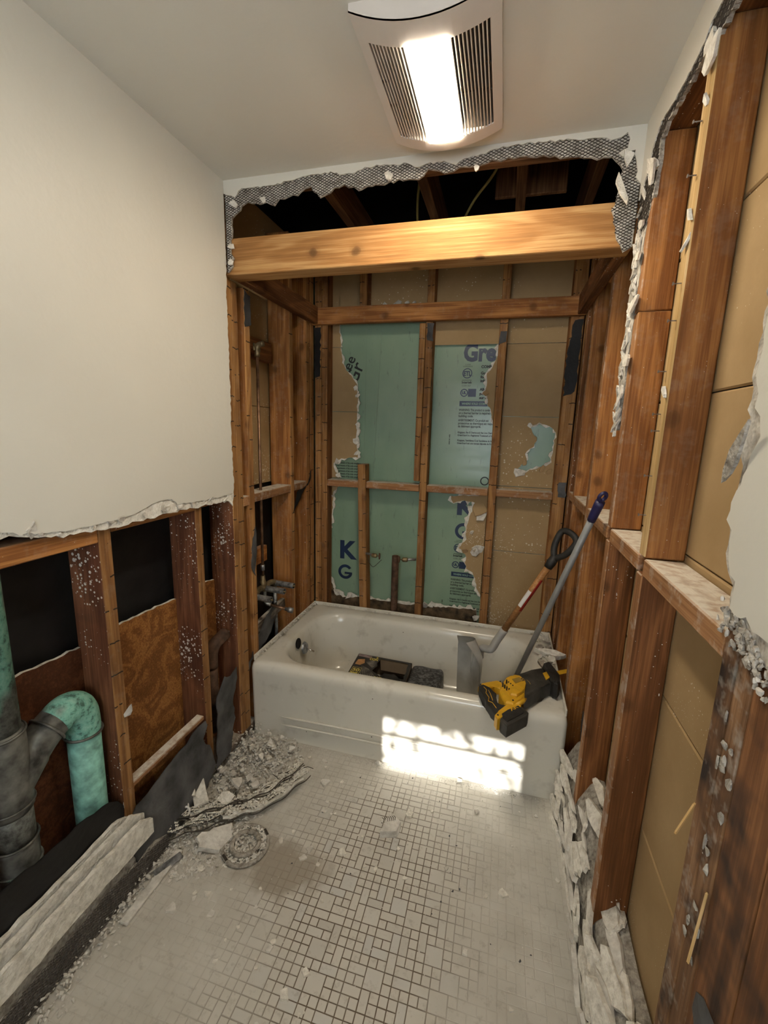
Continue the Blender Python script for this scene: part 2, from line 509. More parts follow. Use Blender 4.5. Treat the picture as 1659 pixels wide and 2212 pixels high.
def box(name, b, mat, parent=None, bev=0.0):
    x0, x1, y0, y1, z0, z1 = b
    bm = bmbox(x1 - x0, y1 - y0, z1 - z0, bev)
    bmesh.ops.translate(bm, verts=bm.verts, vec=((x0 + x1) / 2, (y0 + y1) / 2, (z0 + z1) / 2))
    return bm_obj(name, bm, mat, parent)

def tube_geo(path, rad, n=12, cap=True, closed=False):
    pts = [Vector(p) for p in path]
    rads = rad if isinstance(rad, (list, tuple)) else [rad] * len(pts)
    vs, fs = [], []
    prev = None
    m = len(pts)
    for i, p in enumerate(pts):
        if closed:
            t = (pts[(i + 1) % m] - pts[i - 1])
        else:
            t = (pts[min(i + 1, m - 1)] - pts[max(i - 1, 0)])
        t.normalize()
        if prev is None:
            a = Vector((0, 0, 1)) if abs(t.z) < 0.9 else Vector((1, 0, 0))
            u = t.cross(a).normalized()
        else:
            u = (prev - t * prev.dot(t)).normalized()
        prev = u
        w = t.cross(u)
        for k in range(n):
            an = 2 * math.pi * k / n
            vs.append(p + (u * math.cos(an) + w * math.sin(an)) * rads[i])
    rng = m if closed else m - 1
    for i in range(rng):
        j = (i + 1) % m
        for k in range(n):
            l = (k + 1) % n
            fs.append((i * n + k, i * n + l, j * n + l, j * n + k))
    if cap and not closed:
        fs.append(tuple(reversed(range(n))))
        fs.append(tuple((m - 1) * n + k for k in range(n)))
    return vs, fs

def tube(name, path, rad, mat, parent=None, n=12, cap=True, closed=False):
    v, f = tube_geo(path, rad, n, cap, closed)
    return mobj(name, v, f, mat, parent, smooth=True)

def hollow(name, p0, p1, ro, ri, mat, parent=None, n=16):
    """Open pipe end: outer wall, rim and inner wall."""
    p0, p1 = Vector(p0), Vector(p1)
    d = (p1 - p0).normalized()
    path = [p0, p1, p1, p1 - d * min(0.06, (p1 - p0).length * 0.8)]
    a = Vector((0, 0, 1)) if abs(d.z) < 0.9 else Vector((1, 0, 0))
    u = d.cross(a).normalized(); w = d.cross(u)
    vs, fs = [], []
    for p, r in zip(path, (ro, ro, ri, ri)):
        for k in range(n):
            an = 2 * math.pi * k / n
            vs.append(p + (u * math.cos(an) + w * math.sin(an)) * r)
    for i in range(3):
        for k in range(n):
            l = (k + 1) % n
            fs.append((i * n + k, i * n + l, (i + 1) * n + l, (i + 1) * n + k))
    fs.append(tuple(3 * n + k for k in range(n)))
    fs.append(tuple(reversed(range(n))))
    return mobj(name, vs, fs, mat, parent)

def bez(pts, n=8):
    """Catmull-Rom through pts."""
    P = [Vector(p) for p in pts]
    P = [P[0] * 2 - P[1]] + P + [P[-1] * 2 - P[-2]]
    out = []
    for i in range(1, len(P) - 2):
        for k in range(n):
            t = k / n
            a, b, c, d = P[i - 1:i + 3]
            out.append(0.5 * ((2 * b) + (c - a) * t + (2 * a - 5 * b + 4 * c - d) * t * t + (3 * b - a - 3 * c + d) * t ** 3))
    out.append(P[-2])
    return out

def rag(pts, amp, step, seed, closed=False):
    """Make a torn line out of a polyline."""
    rs = random.Random(seed)
    out = []
    m = len(pts)
    for i in range(m if closed else m - 1):
        a, b = Vector(pts[i]), Vector(pts[(i + 1) % m])
        ln = (b - a).length
        k = max(1, int(ln / step))
        d = (b - a).normalized() if ln > 1e-6 else Vector((1, 0))
        nrm = Vector((-d.y, d.x))
        for j in range(k):
            t = j / k
            q = a.lerp(b, t)
            if j or closed or i:
                q = q + nrm * rs.uniform(-amp, amp) + d * rs.uniform(-step * 0.25, step * 0.25)
            out.append(q)
    if not closed:
        out.append(Vector(pts[-1]))
    return out

def sheet_geo(outer, holes, fmap, t0, t1):
    """Solid sheet of polygon outer minus holes between offsets t0 (front) and t1 (back)."""
    loops = [[Vector((p[0], p[1], 0)) for p in outer]] + [[Vector((p[0], p[1], 0)) for p in h] for h in holes]
    tris = tessellate_polygon(loops)
    flat = [p for l in loops for p in l]
    n = len(flat)
    vs = [fmap(p.x, p.y, t0) for p in flat] + [fmap(p.x, p.y, t1) for p in flat]
    fs, fm = [], []
    for t in tris:
        fs.append(tuple(t)); fm.append(0)
        fs.append(tuple(n + i for i in reversed(t))); fm.append(1)
    base = 0
    for l in loops:
        k = len(l)
        for i in range(k):
            j = (i + 1) % k
            fs.append((base + i, base + j, n + base + j, n + base + i)); fm.append(1)
        base += k
    return vs, fs, fm

def sheet(name, outer, holes, fmap, t0, t1, mats, parent=None):
    vs, fs, fm = sheet_geo(outer, holes, fmap, t0, t1)
    mats = mats if isinstance(mats, (list, tuple)) else [mats, mats]
    o = mobj(name, vs, fs, list(mats), parent, fm)
    bm = bmesh.new(); bm.from_mesh(o.data)
    bmesh.ops.recalc_face_normals(bm, faces=bm.faces)
    bm.to_mesh(o.data); bm.free()
    return o

def inpoly(x, y, poly):
    r = False
    j = len(poly) - 1
    for i in range(len(poly)):
        xi, yi = poly[i][0], poly[i][1]
        xj, yj = poly[j][0], poly[j][1]
        if (yi > y) != (yj > y) and x < (xj - xi) * (y - yi) / (yj - yi + 1e-12) + xi:
            r = not r
        j = i
    return r

def lath(name, poly, fmap, t, parent, cw=0.0175, ch=0.0092, wr=0.0012):
    """Expanded metal lath: diamond wires over a polygon."""
    xs = [p[0] for p in poly]; ys = [p[1] for p in poly]
    vs, fs = [], []
    nx = int((max(xs) - min(xs)) / cw) + 1
    ny = int((max(ys) - min(ys)) / ch) + 1
    for i in range(nx):
        for j in range(ny):
            x = min(xs) + i * cw; y = min(ys) + j * ch
            for (ax, ay, bx, by) in ((0, 0, .5, .5), (.5, .5, 1, 0), (0, 1, .5, .5), (.5, .5, 1, 1)):
                p = (x + ax * cw, y + ay * ch); q = (x + bx * cw, y + by * ch)
                if not inpoly((p[0] + q[0]) / 2, (p[1] + q[1]) / 2, poly):
                    continue
                d = Vector((q[0] - p[0], q[1] - p[1])).normalized()
                nn = Vector((-d.y, d.x)) * wr
                b = len(vs)
                jt = t + random.uniform(-0.001, 0.001)
                for e in (p, q):
                    vs.append(fmap(e[0] + nn.x, e[1] + nn.y, jt))
                    vs.append(fmap(e[0] - nn.x, e[1] - nn.y, jt))
                    vs.append(fmap(e[0], e[1], jt - wr * 1.6))
                for k in range(3):
                    l = (k + 1) % 3
                    fs.append((b + k, b + l, b + 3 + l, b + 3 + k))
    o = mobj(name, vs, fs, 'wire', parent)
    o['kind'] = 'stuff'
    return o

def hull(rs, sx, sy, sz, n=11):
    bm = bmesh.new()
    for _ in range(n):
        v = Vector((rs.gauss(0, 1), rs.gauss(0, 1), rs.gauss(0, 1))).normalized() * rs.uniform(0.75, 1)
        bm.verts.new((v.x * sx, v.y * sy, v.z * sz))
    r = bmesh.ops.convex_hull(bm, input=bm.verts)
    for g in list(bm.verts):
        if not g.link_faces:
            bm.verts.remove(g)
    return bm

def shard(rs, r, t, n=6, asp=1.0):
    bm = bmesh.new()
    an = sorted(rs.uniform(0, 2 * math.pi) for _ in range(n))
    an = [2 * math.pi * (i + rs.uniform(-.35, .35)) / n for i in range(n)]
    ring = []
    for a in an:
        k = rs.uniform(.5, 1.15)
        ring.append((math.cos(a) * r * k * asp, math.sin(a) * r * k))
    lo = [bm.verts.new((x, y, 0)) for x, y in ring]
    hi = [bm.verts.new((x * .93, y * .93, t * rs.uniform(.75, 1.1))) for x, y in ring]
    bm.faces.new(list(reversed(lo))); bm.faces.new(hi)
    for i in range(n):
        j = (i + 1) % n
        bm.faces.new((lo[i], lo[j], hi[j], hi[i]))
    bmesh.ops.recalc_face_normals(bm, faces=bm.faces)
    return bm

def chunk_cloud(name, spots, mat, parent=None, seed=1):
    """Uncountable rubble: every spot (x, y, z, size) gets a small angular chunk; one mesh."""
    rs = random.Random(seed)
    protos = []
    for k in range(10):
        bm = hull(rs, 1, rs.uniform(.6, 1), rs.uniform(.45, .8), 9)
        bm.verts.index_update()
        protos.append(([v.co.copy() for v in bm.verts], [[v.index for v in f.verts] for f in bm.faces]))
        bm.free()
    vs, fs = [], []
    for (x, y, z, s) in spots:
        pv, pf = rs.choice(protos)
        R = Matrix.Rotation(rs.uniform(0, 6.28), 3, 'Z') @ Matrix.Rotation(rs.uniform(-.5, .5), 3, 'X')
        b = len(vs)
        for v in pv:
            vs.append(R @ v * s + Vector((x, y, z)))
        for f in pf:
            fs.append([b + i for i in f])
    o = mobj(name, vs, fs, mat, parent)
    o['kind'] = 'stuff'
    return o

# ================================================================== STRUCTURE
CEIL = 2.543
XL, XR = 0.0216, 1.5235            # plaster faces
YH = -0.109                        # face of the soffit over the tub
YF = -2.75                         # wall behind the camera
YB = 0.805                         # face of the back studs
S0L, S0R = 0.0, 1.53               # stud faces
GR = 1.622                         # gypsum behind the right studs

# ---- floor
floor = box('floor', (-0.35, 1.75, YF - 0.1, 1.0, -0.12, -0.0008), 'grout')
tag(floor, 'beige mosaic tile floor with brown grout smeared with plaster dust', 'floor', kind='structure')
PT = 0.0272
def tile_mesh(a, b):
    bm = bmbox(a * PT - 0.0026, b * PT - 0.0026, 0.006, 0)
    top = [e for e in bm.edges if all(v.co.z > 0 for v in e.verts)]
    bmesh.ops.bevel(bm, geom=top, offset=0.0009, segments=1, affect='EDGES')
    bmesh.ops.translate(bm, verts=bm.verts, vec=(0, 0, -0.003))
    bmesh.ops.recalc_face_normals(bm, faces=bm.faces)
    me = bpy.data.meshes.new('mosaic_tile')
    bm.to_mesh(me); bm.free()
    me.materials.append(MT['tile'])
    return me
TM = {k: tile_mesh(*k) for k in ((1, 1), (2, 1), (1, 2), (2, 2))}
GX0, GY0 = 0.045, -1.43
NX, NY = int((1.535 - GX0) / PT), int((-0.004 - GY0) / PT)
rt = random.Random(11)
grid = [[0] * NY for _ in range(NX)]
tiles = []
order = [(i, j) for j in range(NY) for i in range(NX)]
for i, j in order:
    if rt.random() < 0.045 and i + 1 < NX and j + 1 < NY and not any(grid[i + a][j + b] for a in (0, 1) for b in (0, 1)):
        for a in (0, 1):
            for b in (0, 1):
                grid[i + a][j + b] = 1
        tiles.append((i, j, 2, 2))
for i, j in order:
    if not grid[i][j]:
        k = (1, 1)
        r = rt.random()
        if r < 0.16 and i + 1 < NX and not grid[i + 1][j]:
            k = (2, 1)
        elif r < 0.26 and j + 1 < NY and not grid[i][j + 1]:
            k = (1, 2)
        for a in range(k[0]):
            for b in range(k[1]):
                grid[i + a][j + b] = 1
        tiles.append((i, j) + k)
def tcent(t):
    return GX0 + (t[0] + t[2] / 2) * PT, GY0 + (t[1] + t[3] / 2) * PT
def tvis(t):
    x, y = tcent(t)
    v = Vector((x, y, 0)) - Vector(M.translation)
    f = v.dot(fwd)
    if f < 0.05:
        return 9
    u = 829.5 + 940 * v.dot(right) / f; w = 1106 - 940 * v.dot(up) / f
    if not (-5 < u < 1665 and w < 2218) or x < 0.12:
        return 9 + f
    return v.length / math.sqrt(t[2] * t[3])
tiles.sort(key=tvis)
for t in tiles[:300]:
    o = bpy.data.objects.new('mosaic_tile', TM[(t[2], t[3])])
    x, y = tcent(t)
    o.location = (x, y, rt.uniform(-0.0003, 0.0003))
    o.rotation_euler = (rt.uniform(-.004, .004), rt.uniform(-.004, .004), rt.uniform(-.012, .012))
    link(o, floor)
vs, fs = [], []
for t in tiles[300:]:
    x, y = tcent(t)
    me = TM[(t[2], t[3])]
    b = len(vs); dz = rt.uniform(-0.0003, 0.0003)
    vs += [(v.co.x + x, v.co.y + y, v.co.z + dz) for v in me.vertices]
    fs += [[b + i for i in p.vertices] for p in me.polygons]
mobj('mosaic_tile_field', vs, fs, 'tile', floor)['kind'] = 'stuff'

# ---- ceiling
ceil = box('ceiling', (-0.2, 1.75, YF - 0.1, YH + 0.012, CEIL, CEIL + 0.02), 'paint')
tag(ceil, 'off white painted plaster ceiling around the fan light', 'ceiling', kind='structure')

# ---- soffit header: painted skim, brown coat and metal lath torn off along the bottom
HDR_W=[(0.022,2.497),(0.068,2.481),(0.104,2.505),(0.151,2.506),(0.211,2.504),(0.260,2.507),(0.338,2.516),(0.376,2.520),(0.451,2.522),(0.478,2.526),(0.515,2.510),(0.560,2.510),(0.612,2.525),(0.682,2.525),(0.716,2.519),(0.766,2.520),(0.809,2.503),(0.849,2.513),(0.897,2.512),(0.938,2.497),(0.968,2.513),(1.037,2.520),(1.078,2.530),(1.125,2.532),(1.183,2.533),(1.255,2.530),(1.340,2.524),(1.422,2.515),(1.455,2.515),(1.470,2.530),(1.478,2.508),(1.477,2.484),(1.448,2.473),(1.462,2.461),(1.496,2.477),(1.505,2.446),(1.512,2.399),(1.5235,2.379)]
HDR_L=[(0.054,2.408),(0.098,2.454),(0.139,2.457),(0.239,2.444),(0.259,2.463),(0.337,2.466),(0.391,2.489),(0.432,2.454),(0.469,2.463),(0.524,2.483),(0.578,2.462),(0.631,2.468),(0.718,2.473),(0.802,2.473),(0.842,2.494),(0.899,2.483),(0.963,2.487),(1.025,2.492),(1.057,2.499),(1.091,2.500),(1.128,2.500),(1.187,2.498),(1.260,2.490),(1.332,2.480),(1.388,2.467),(1.429,2.464),(1.464,2.445),(1.462,2.380),(1.455,2.313),(1.470,2.244),(1.5,2.19),(1.522,2.2)]
def my(y):
    return lambda a, b, t: Vector((a, y + t, b))
hw = rag(HDR_W, 0.004, 0.012, 3) + [Vector((XR, CEIL)), Vector((XL, CEIL))]
header = sheet('wall_soffit', hw, [], my(YH), 0.0, 0.006, ['paint', 'white'])
tag(header, 'strip of painted plaster torn off below the ceiling over the tub', 'wall', kind='structure')
lo = rag([(0.024, 2.21), (0.05, 2.23), (0.04, 2.33)] + HDR_L, 0.006, 0.016, 5)
hc = lo + [Vector((XR, CEIL - 0.003)), Vector((XL, CEIL - 0.003))]
sheet('brown_coat', hc, [], my(YH), 0.007, 0.016, ['core', 'mortar'], header)
lath('metal_lath', [(p[0], p[1]) for p in lo] + [(XR, CEIL - 0.004), (XL, CEIL - 0.004)], my(YH), 0.0065, header)
# framing of the soffit
lum('beam', (0.0, 1.53, -0.088, 0.0, 2.205, 2.342), 'beam', header)
lum('top_plate', (0.0, 1.53, -0.085, -0.045, 2.50, 2.62), 'attic', header)
lum('ledger', (0.0, 0.042, 0.001, 0.768, 2.205, 2.30), 'darkstud', header)
lum('ledger', (1.488, 1.53, 0.001, 0.768, 2.205, 2.30), 'darkstud', header)
lum('ledger', (0.0, 1.53, 0.768, 0.804, 2.203, 2.297), 'stud', header, front=((0, -1, 0), 'stud'))
# shards of white skim still hanging from the lath
rs = random.Random(21)
for (x, z, r) in ((0.20, 2.455, .020), (0.066, 2.455, .02), (0.70, 2.487, .024), (1.01, 2.475, .014), (0.05, 2.30, .018), (0.045, 2.24, .022), (1.478, 2.455, .03)):
    o = bm_obj('plaster_flake', shard(rs, r, 0.006, 6, .7), 'white', header)
    place(o, Matrix.Translation((x, YH - 0.002, z)) @ Matrix.Rotation(math.radians(90) + rs.uniform(-.3, .3), 4, 'X') @ Matrix.Rotation(rs.uniform(0, 6), 4, 'Z'), header)
o = bm_obj('plaster_flake', shard(rs, 0.06, 0.008, 7, .28), 'white', header)
place(o, Matrix.Translation((1.462, YH - 0.02, 2.36)) @ Matrix.Rotation(math.radians(75), 4, 'X') @ Matrix.Rotation(0.35, 4, 'Z'), header)

# ---- attic above the soffit
attic = box('roof_deck', (-0.6, 2.2, -0.35, 1.6, 3.25, 3.28), 'void_dark')  # near-black box put in for the attic's darkness, shut against sky light
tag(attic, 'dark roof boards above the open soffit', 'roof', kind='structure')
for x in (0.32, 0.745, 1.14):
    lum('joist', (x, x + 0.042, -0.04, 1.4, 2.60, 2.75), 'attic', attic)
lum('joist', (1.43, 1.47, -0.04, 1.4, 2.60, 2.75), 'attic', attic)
box('attic_wall', (-0.6, 2.2, 1.4, 1.43, 2.60, 3.25), 'void_dark', attic)
box('attic_wall', (-0.6, -0.57, -0.35, 1.4, 2.55, 3.25), 'void_dark', attic)
box('attic_wall', (2.17, 2.2, -0.35, 1.4, 2.55, 3.25), 'void_dark', attic)
box('attic_wall', (-0.6, 2.2, -0.35, -0.32, 2.57, 3.25), 'void_dark', attic)
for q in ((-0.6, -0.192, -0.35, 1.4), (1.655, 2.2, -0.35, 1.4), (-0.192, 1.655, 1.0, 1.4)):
    box('attic_floor', (q[0], q[1], q[2], q[3], 2.55, 2.59), 'void_dark', attic)
bar('attic_board', (1.20, 0.42, 2.62), (1.20, 0.46, 2.99), 0.30, 0.02, 'attic', attic, (1, 0, 0))
bar('attic_board', (1.45, 0.1, 2.60), (1.30, 0.5, 2.95), 0.10, 0.03, 'attic', attic, (1, 0, 0))
tube('electric_cable', bez([(0.62, 0.9, 2.62), (0.66, 0.6, 2.68), (0.70, 0.45, 2.76), (0.75, 0.40, 2.9)]), 0.006, 'yellowcable', attic, 8)
tube('electric_cable', bez([(0.86, 0.7, 2.62), (0.95, 0.5, 2.66), (1.06, 0.38, 2.74), (1.09, 0.3, 2.9)]), 0.006, 'yellowcable', attic, 8)

# ---- left wall: plaster above, open studs below
LW = [(YF, 1.30), (-1.5, 1.30), (-1.2, 1.32), (-1.063,1.327),(-1.032,1.322),(-1.023,1.311),(-1.000,1.315),(-0.955,1.301),(-0.904,1.296),(-0.849,1.295),(-0.739,1.298),(-0.667,1.302),(-0.607,1.316),(-0.554,1.327),(-0.498,1.327),(-0.465,1.301),(-0.376,1.296),(-0.232,1.293),(-0.126,1.297),(-0.112,1.349),(-0.118,1.532),(-0.112,1.728),(-0.113,1.861),(-0.112,2.008),(-0.116,2.113),(-0.108,2.23),(YH, 2.30)]
def mx(x, s):
    return lambda a, b, t: Vector((x + s * t, a, b))
lw = rag(LW, 0.0035, 0.014, 31) + [Vector((YH, CEIL)), Vector((YF, CEIL))]
wall_left = sheet('wall_left', lw, [], mx(XL, -1), 0.0, 0.005, ['paint', 'white'])
tag(wall_left, 'cream painted plaster wall broken off above bare studs', 'wall', kind='structure')
LC = [(YF, 1.28), (-1.064,1.312),(-1.001,1.306),(-0.906,1.281),(-0.822,1.275),(-0.724,1.271),(-0.611,1.273),(-0.502,1.276),(-0.378,1.272),(-0.202,1.269),(-0.108,1.269),(-0.108,1.5),(-0.108,2.2)]
sheet('brown_coat', rag(LC, 0.005, 0.016, 33) + [Vector((YH, CEIL)), Vector((YF, CEIL))], [], mx(XL, -1), 0.0055, 0.0205, ['white', 'core'], wall_left)
# broken lumps in the exposed edge
rs = random.Random(41)
for i in range(16):
    y = rs.uniform(-1.15, -0.115)
    o = bm_obj('plaster_flake', shard(rs, rs.uniform(.006, .018), rs.uniform(.003, .006), 7, rs.uniform(.6, 2.2)), rs.choice(['white', 'core', 'core']), wall_left)
    place(o, Matrix.Translation((XL - .004, y, 1.287 + rs.uniform(-.012, .010) + (0.02 if y < -.95 else 0))) @ Matrix.Rotation(math.radians(90) + rs.uniform(-.5, .5), 4, 'Y') @ Matrix.Rotation(rs.uniform(0, 6), 4, 'Z'), wall_left)

FL = ((1, 0, 0), 'studtick')
def lstud(y0, y1, z0, z1, mat='redstud', d=0.13, x=0.0, front=FL):
    return lum('stud', (x - d, x, y0, y1, z0, z1), mat, wall_left, front)
lstud(-1.23, -1.19, 0.0, 2.5)
lstud(-0.785, -0.740, 0.06, 2.5)
lstud(-0.348, -0.308, 0.06, 2.5)
lstud(-0.092, -0.050, 0.03, 2.5)
lstud(-0.049, -0.006, 0.03, 2.20, 'redstud')
lstud(0.046, 0.090, 0.03, 2.20, 'stud', 0.09)
lstud(0.480, 0.520, 0.03, 2.60, 'stud', 0.13)
lstud(0.690, 0.735, 0.03, 2.60, 'stud', 0.10)
lstud(0.750, 0.800, 0.03, 2.60, 'darkstud', 0.10)
# fire blocks
lum('fire_block', (-0.125, 0.0, -1.189, -0.786, 1.232, 1.285), 'stud', wall_left)
lum('fire_block', (-0.09, 0.0, -0.739, -0.349, 1.255, 1.30), 'stud', wall_left)
lum('fire_block', (-0.09, 0.0, -0.307, -0.093, 1.262, 1.30), 'stud', wall_left)
lum('fire_block', (-0.09, 0.0, -0.005, 0.045, 1.215, 1.262), 'ledge', wall_left)
lum('fire_block', (-0.09, 0.0, 0.091, 0.479, 1.222, 1.266), 'ledge', wall_left)
lum('fire_block', (-0.09, 0.0, 0.521, 0.689, 1.222, 1.266), 'ledge', wall_left)
lum('fire_block', (-0.125, -0.09, 0.091, 0.35, 0.84, 0.93), 'stud', wall_left)
lum('pipe_block', (-0.115, -0.075, 0.091, 0.42, 1.93, 2.03), 'darkstud', wall_left)
bar('pipe_block', (-0.03, 0.095, 0.535), (-0.02, 0.40, 0.575), 0.055, 0.025, 'greywood', wall_left)
lum('sill_plate', (-0.13, 0.0, -1.5, 0.8, 0.02, 0.058), 'greywood', wall_left)
# backing
box('gypsum_board', (-0.155, -0.1405, -0.02, 0.9, 1.70, 2.7), 'gyp', wall_left, 0.002)
box('gypsum_board', (-0.155, -0.1405, -0.02, 0.9, 1.275, 1.698), 'gyp', wall_left, 0.002)
box('building_paper', (-0.19, -0.157, -2.75, 1.0, 0.0, 2.6), 'black', wall_left)
for (y0, y1, m) in ((-1.189, -0.786, 'plydark'), (-0.739, -0.349, 'ply'), (-0.307, -0.093, 'ply')):
    e = rag([(y1, 0.868), ((y0 + y1) / 2, 0.878), (y0, 0.884)], 0.004, 0.02, int(y0 * 100))
    o = sheet('plywood_panel', [Vector((y0, 0.06)), Vector((y1, 0.06))] + e, [], mx(-0.118, -1), 0, 0.012, [m, 'white'], wall_left)
box('gypsum_board', (-0.155, -0.1405, 0.53, 0.9, 0.06, 1.27), 'plydark', wall_left, 0.002)
# lower wall side behind the camera
box('wainscot', (-0.002, 0.016, YF, -1.5, 0, 1.30), 'paint', wall_left)

# ---- back wall
BY = 0.897
wall_back = box('wall_back', (-0.25, 1.9, 0.985, 1.02, 0.0, 2.7), 'void_dark')
tag(wall_back, 'stripped back wall of studs, torn gypsum lath and green foam board', 'wall', kind='structure')
foam_b = box('foam_board', (0.30, 1.66, 0.925, 0.95, 0.3, 2.62), 'foam', wall_back)
foam_a = sheet('foam_board', [Vector(p) for p in ((-0.2, 0.3), (0.235, 0.3), (0.30, 1.25), (0.305, 2.62), (-0.2, 2.62))], [], my(0.918), 0, 0.02, ['foam', 'foam'], wall_back)
foam_c = bar('foam_board', (0.275, 0.9215, 0.45), (0.345, 0.9215, 2.2), 0.004, 0.11, 'foam', wall_back, (0, 1, 0), 0.0)
FB = ((0, -1, 0), 'studtick')
def bstud(x0, x1, z0, z1, mat='stud', d=0.088, front=FB):
    return lum('stud', (x0, x1, YB, YB + d, z0, z1), mat, wall_back, front)
bstud(0.005, 0.048, 0.2, 2.6); bstud(0.05, 0.088, 0.2, 2.6, 'darkstud')
o = bar('stud', (0.352, YB + 0.044, 0.25), (0.318, YB + 0.044, 1.375), 0.088, 0.050, 'stud', wall_back, (0, 1, 0), front=FB)
bstud(0.29, 0.335, 2.298, 2.6, 'darkstud')
bstud(0.655, 0.690, 1.29, 2.20, 'stud')
o = bar('stud', (0.716, YB + 0.044, 0.25), (0.713, YB + 0.044, 2.6), 0.088, 0.042, 'stud', wall_back, (0, 1, 0), front=FB)
o = bar('stud', (1.130, YB + 0.044, 0.25), (1.122, YB + 0.044, 2.6), 0.088, 0.044, 'stud', wall_back, (0, 1, 0), front=FB)
bstud(1.462, 1.528, 0.2, 2.6, 'stud')
bstud(1.535, 1.60, 0.2, 2.6, 'darkstud')
for (x0, x1) in ((0.089, 0.298), (0.352, 0.690), (0.737, 1.102), (1.148, 1.461)):
    lum('fire_block', (x0, x1, YB, YB + 0.086, 1.226, 1.268), 'ledge', wall_back)
lum('sill_plate', (0.0, 1.53, YB, YB + 0.088, 0.16, 0.2), 'greywood', wall_back)

def board(outer, ragged, holes=(), seed=1, core=0.008, face='gyp'):
    """Gypsum lath board in the plane of the back wall: tan paper in front, white core showing at torn edges."""
    out, cor = [], []
    m = len(outer)
    for i in range(m):
        a, b = outer[i], outer[(i + 1) % m]
        if i in ragged:
            seg = rag([a, b], 0.006, 0.017, seed * 31 + i)[:-1]
            d = (Vector(b) - Vector(a)).normalized()
            nn = Vector((d.y, -d.x))
            rr = random.Random(seed * 77 + i)
            out += seg
            cor += [p + nn * rr.uniform(-0.002, core * 1.8) for p in seg]
        else:
            out.append(Vector(a)); cor.append(Vector(a))
    hs, hc = [], []
    for h in holes:
        hr = rag(h, 0.006, 0.017, seed * 13, True)
        c = sum((Vector(p) for p in hr), Vector((0, 0))) / len(hr)
        rr = random.Random(seed)
        hs.append(hr)
        hc.append([p + (c - p).normalized() * rr.uniform(0, core * 1.6) for p in hr])
    o = sheet('gypsum_board', out, hs, my(BY), 0, 0.002, [face, 'white'], wall_back)
    sheet('gypsum_core', cor, hc, my(BY), 0.0022, 0.011, ['white', 'white'], o)
    return o
# counter-clockwise outlines (x, z)
board([(0.0, 2.093), (0.139, 2.093), (0.132, 2.20), (0.132, 2.6), (0.0, 2.6)], {1}, seed=1)
board([(0.0, 1.70), (0.256, 1.70), (0.25, 1.87), (0.20, 1.93), (0.15, 2.0), (0.139, 2.09), (0.0, 2.09)], {1, 2, 3, 4}, seed=2)
board([(0.0, 1.272), (0.147, 1.272), (0.11, 1.31), (0.097, 1.368), (0.15, 1.40), (0.264, 1.41), (0.25, 1.55), (0.256, 1.697), (0.0, 1.697)], {1, 2, 3, 4, 5, 6}, seed=3, core=.014)
board([(0.0, 0.88), (0.065, 0.88), (0.085, 1.0), (0.098, 1.18), (0.14, 1.22), (0.0, 1.22)], {1, 2, 3}, seed=4, core=.012)
board([(0.0, 0.30), (1.10, 0.30), (1.08, 0.47), (0.8, 0.46), (0.6, 0.445), (0.30, 0.455), (0.17, 0.44), (0.10, 0.50), (0.055, 0.60), (0.05, 0.73), (0.065, 0.877), (0.0, 0.877)], {2, 3, 4, 5, 6, 7, 8, 9}, seed=5, core=.016, face='dampgyp')
board([(0.36, 2.315), (0.45, 2.33), (0.55, 2.325), (0.64, 2.335), (0.66, 2.29), (0.705, 2.29), (0.705, 2.6), (0.128, 2.6), (0.128, 2.29), (0.34, 2.29)], {9, 0, 1, 2, 3}, seed=6, core=.012)
box('brown_coat', (0.30, 0.70, BY + .012, BY + .018, 2.25, 2.42), 'core', wall_back)
board([(0.707, 2.093), (1.082, 2.093), (1.105, 2.093), (1.105, 2.6), (0.707, 2.6)], set(), seed=7)
board([(1.15, 1.60), (1.15, 2.09), (1.105, 2.09), (1.10, 2.03), (1.075, 1.965), (1.045, 1.93), (1.045, 1.84), (1.06, 1.77), (1.085, 1.712), (1.10, 1.64)], {2, 3, 4, 5, 6, 7, 8}, seed=8, core=.016)
board([(1.15, 0.50), (1.15, 1.225), (0.88, 1.20), (0.895, 1.155), (0.95, 1.175), (1.03, 1.165), (1.0, 1.08), (0.985, 1.0), (0.99, 0.93), (0.945, 0.87), (0.99, 0.83), (1.0, 0.74), (1.04, 0.72), (1.06, 0.66), (1.10, 0.56)], set(range(1, 14)), seed=9, core=.018)
for z0, z1 in ((0.30, 0.876), (0.88, 1.278), (1.69, 2.09), (2.093, 2.6)):
    board([(1.10, z0), (1.56, z0), (1.56, z1), (1.10, z1)], set(), seed=10)
HOLE = [(1.30, 1.64), (1.36, 1.655), (1.42, 1.64), (1.455, 1.60), (1.45, 1.52), (1.44, 1.43), (1.40, 1.405), (1.33, 1.38), (1.255, 1.345), (1.27, 1.40), (1.315, 1.43), (1.295, 1.47), (1.335, 1.52), (1.355, 1.57), (1.325, 1.60)]
board([(1.10, 1.282), (1.56, 1.282), (1.56, 1.687), (1.10, 1.687)], set(), [list(reversed(HOLE))], seed=12, core=.012)
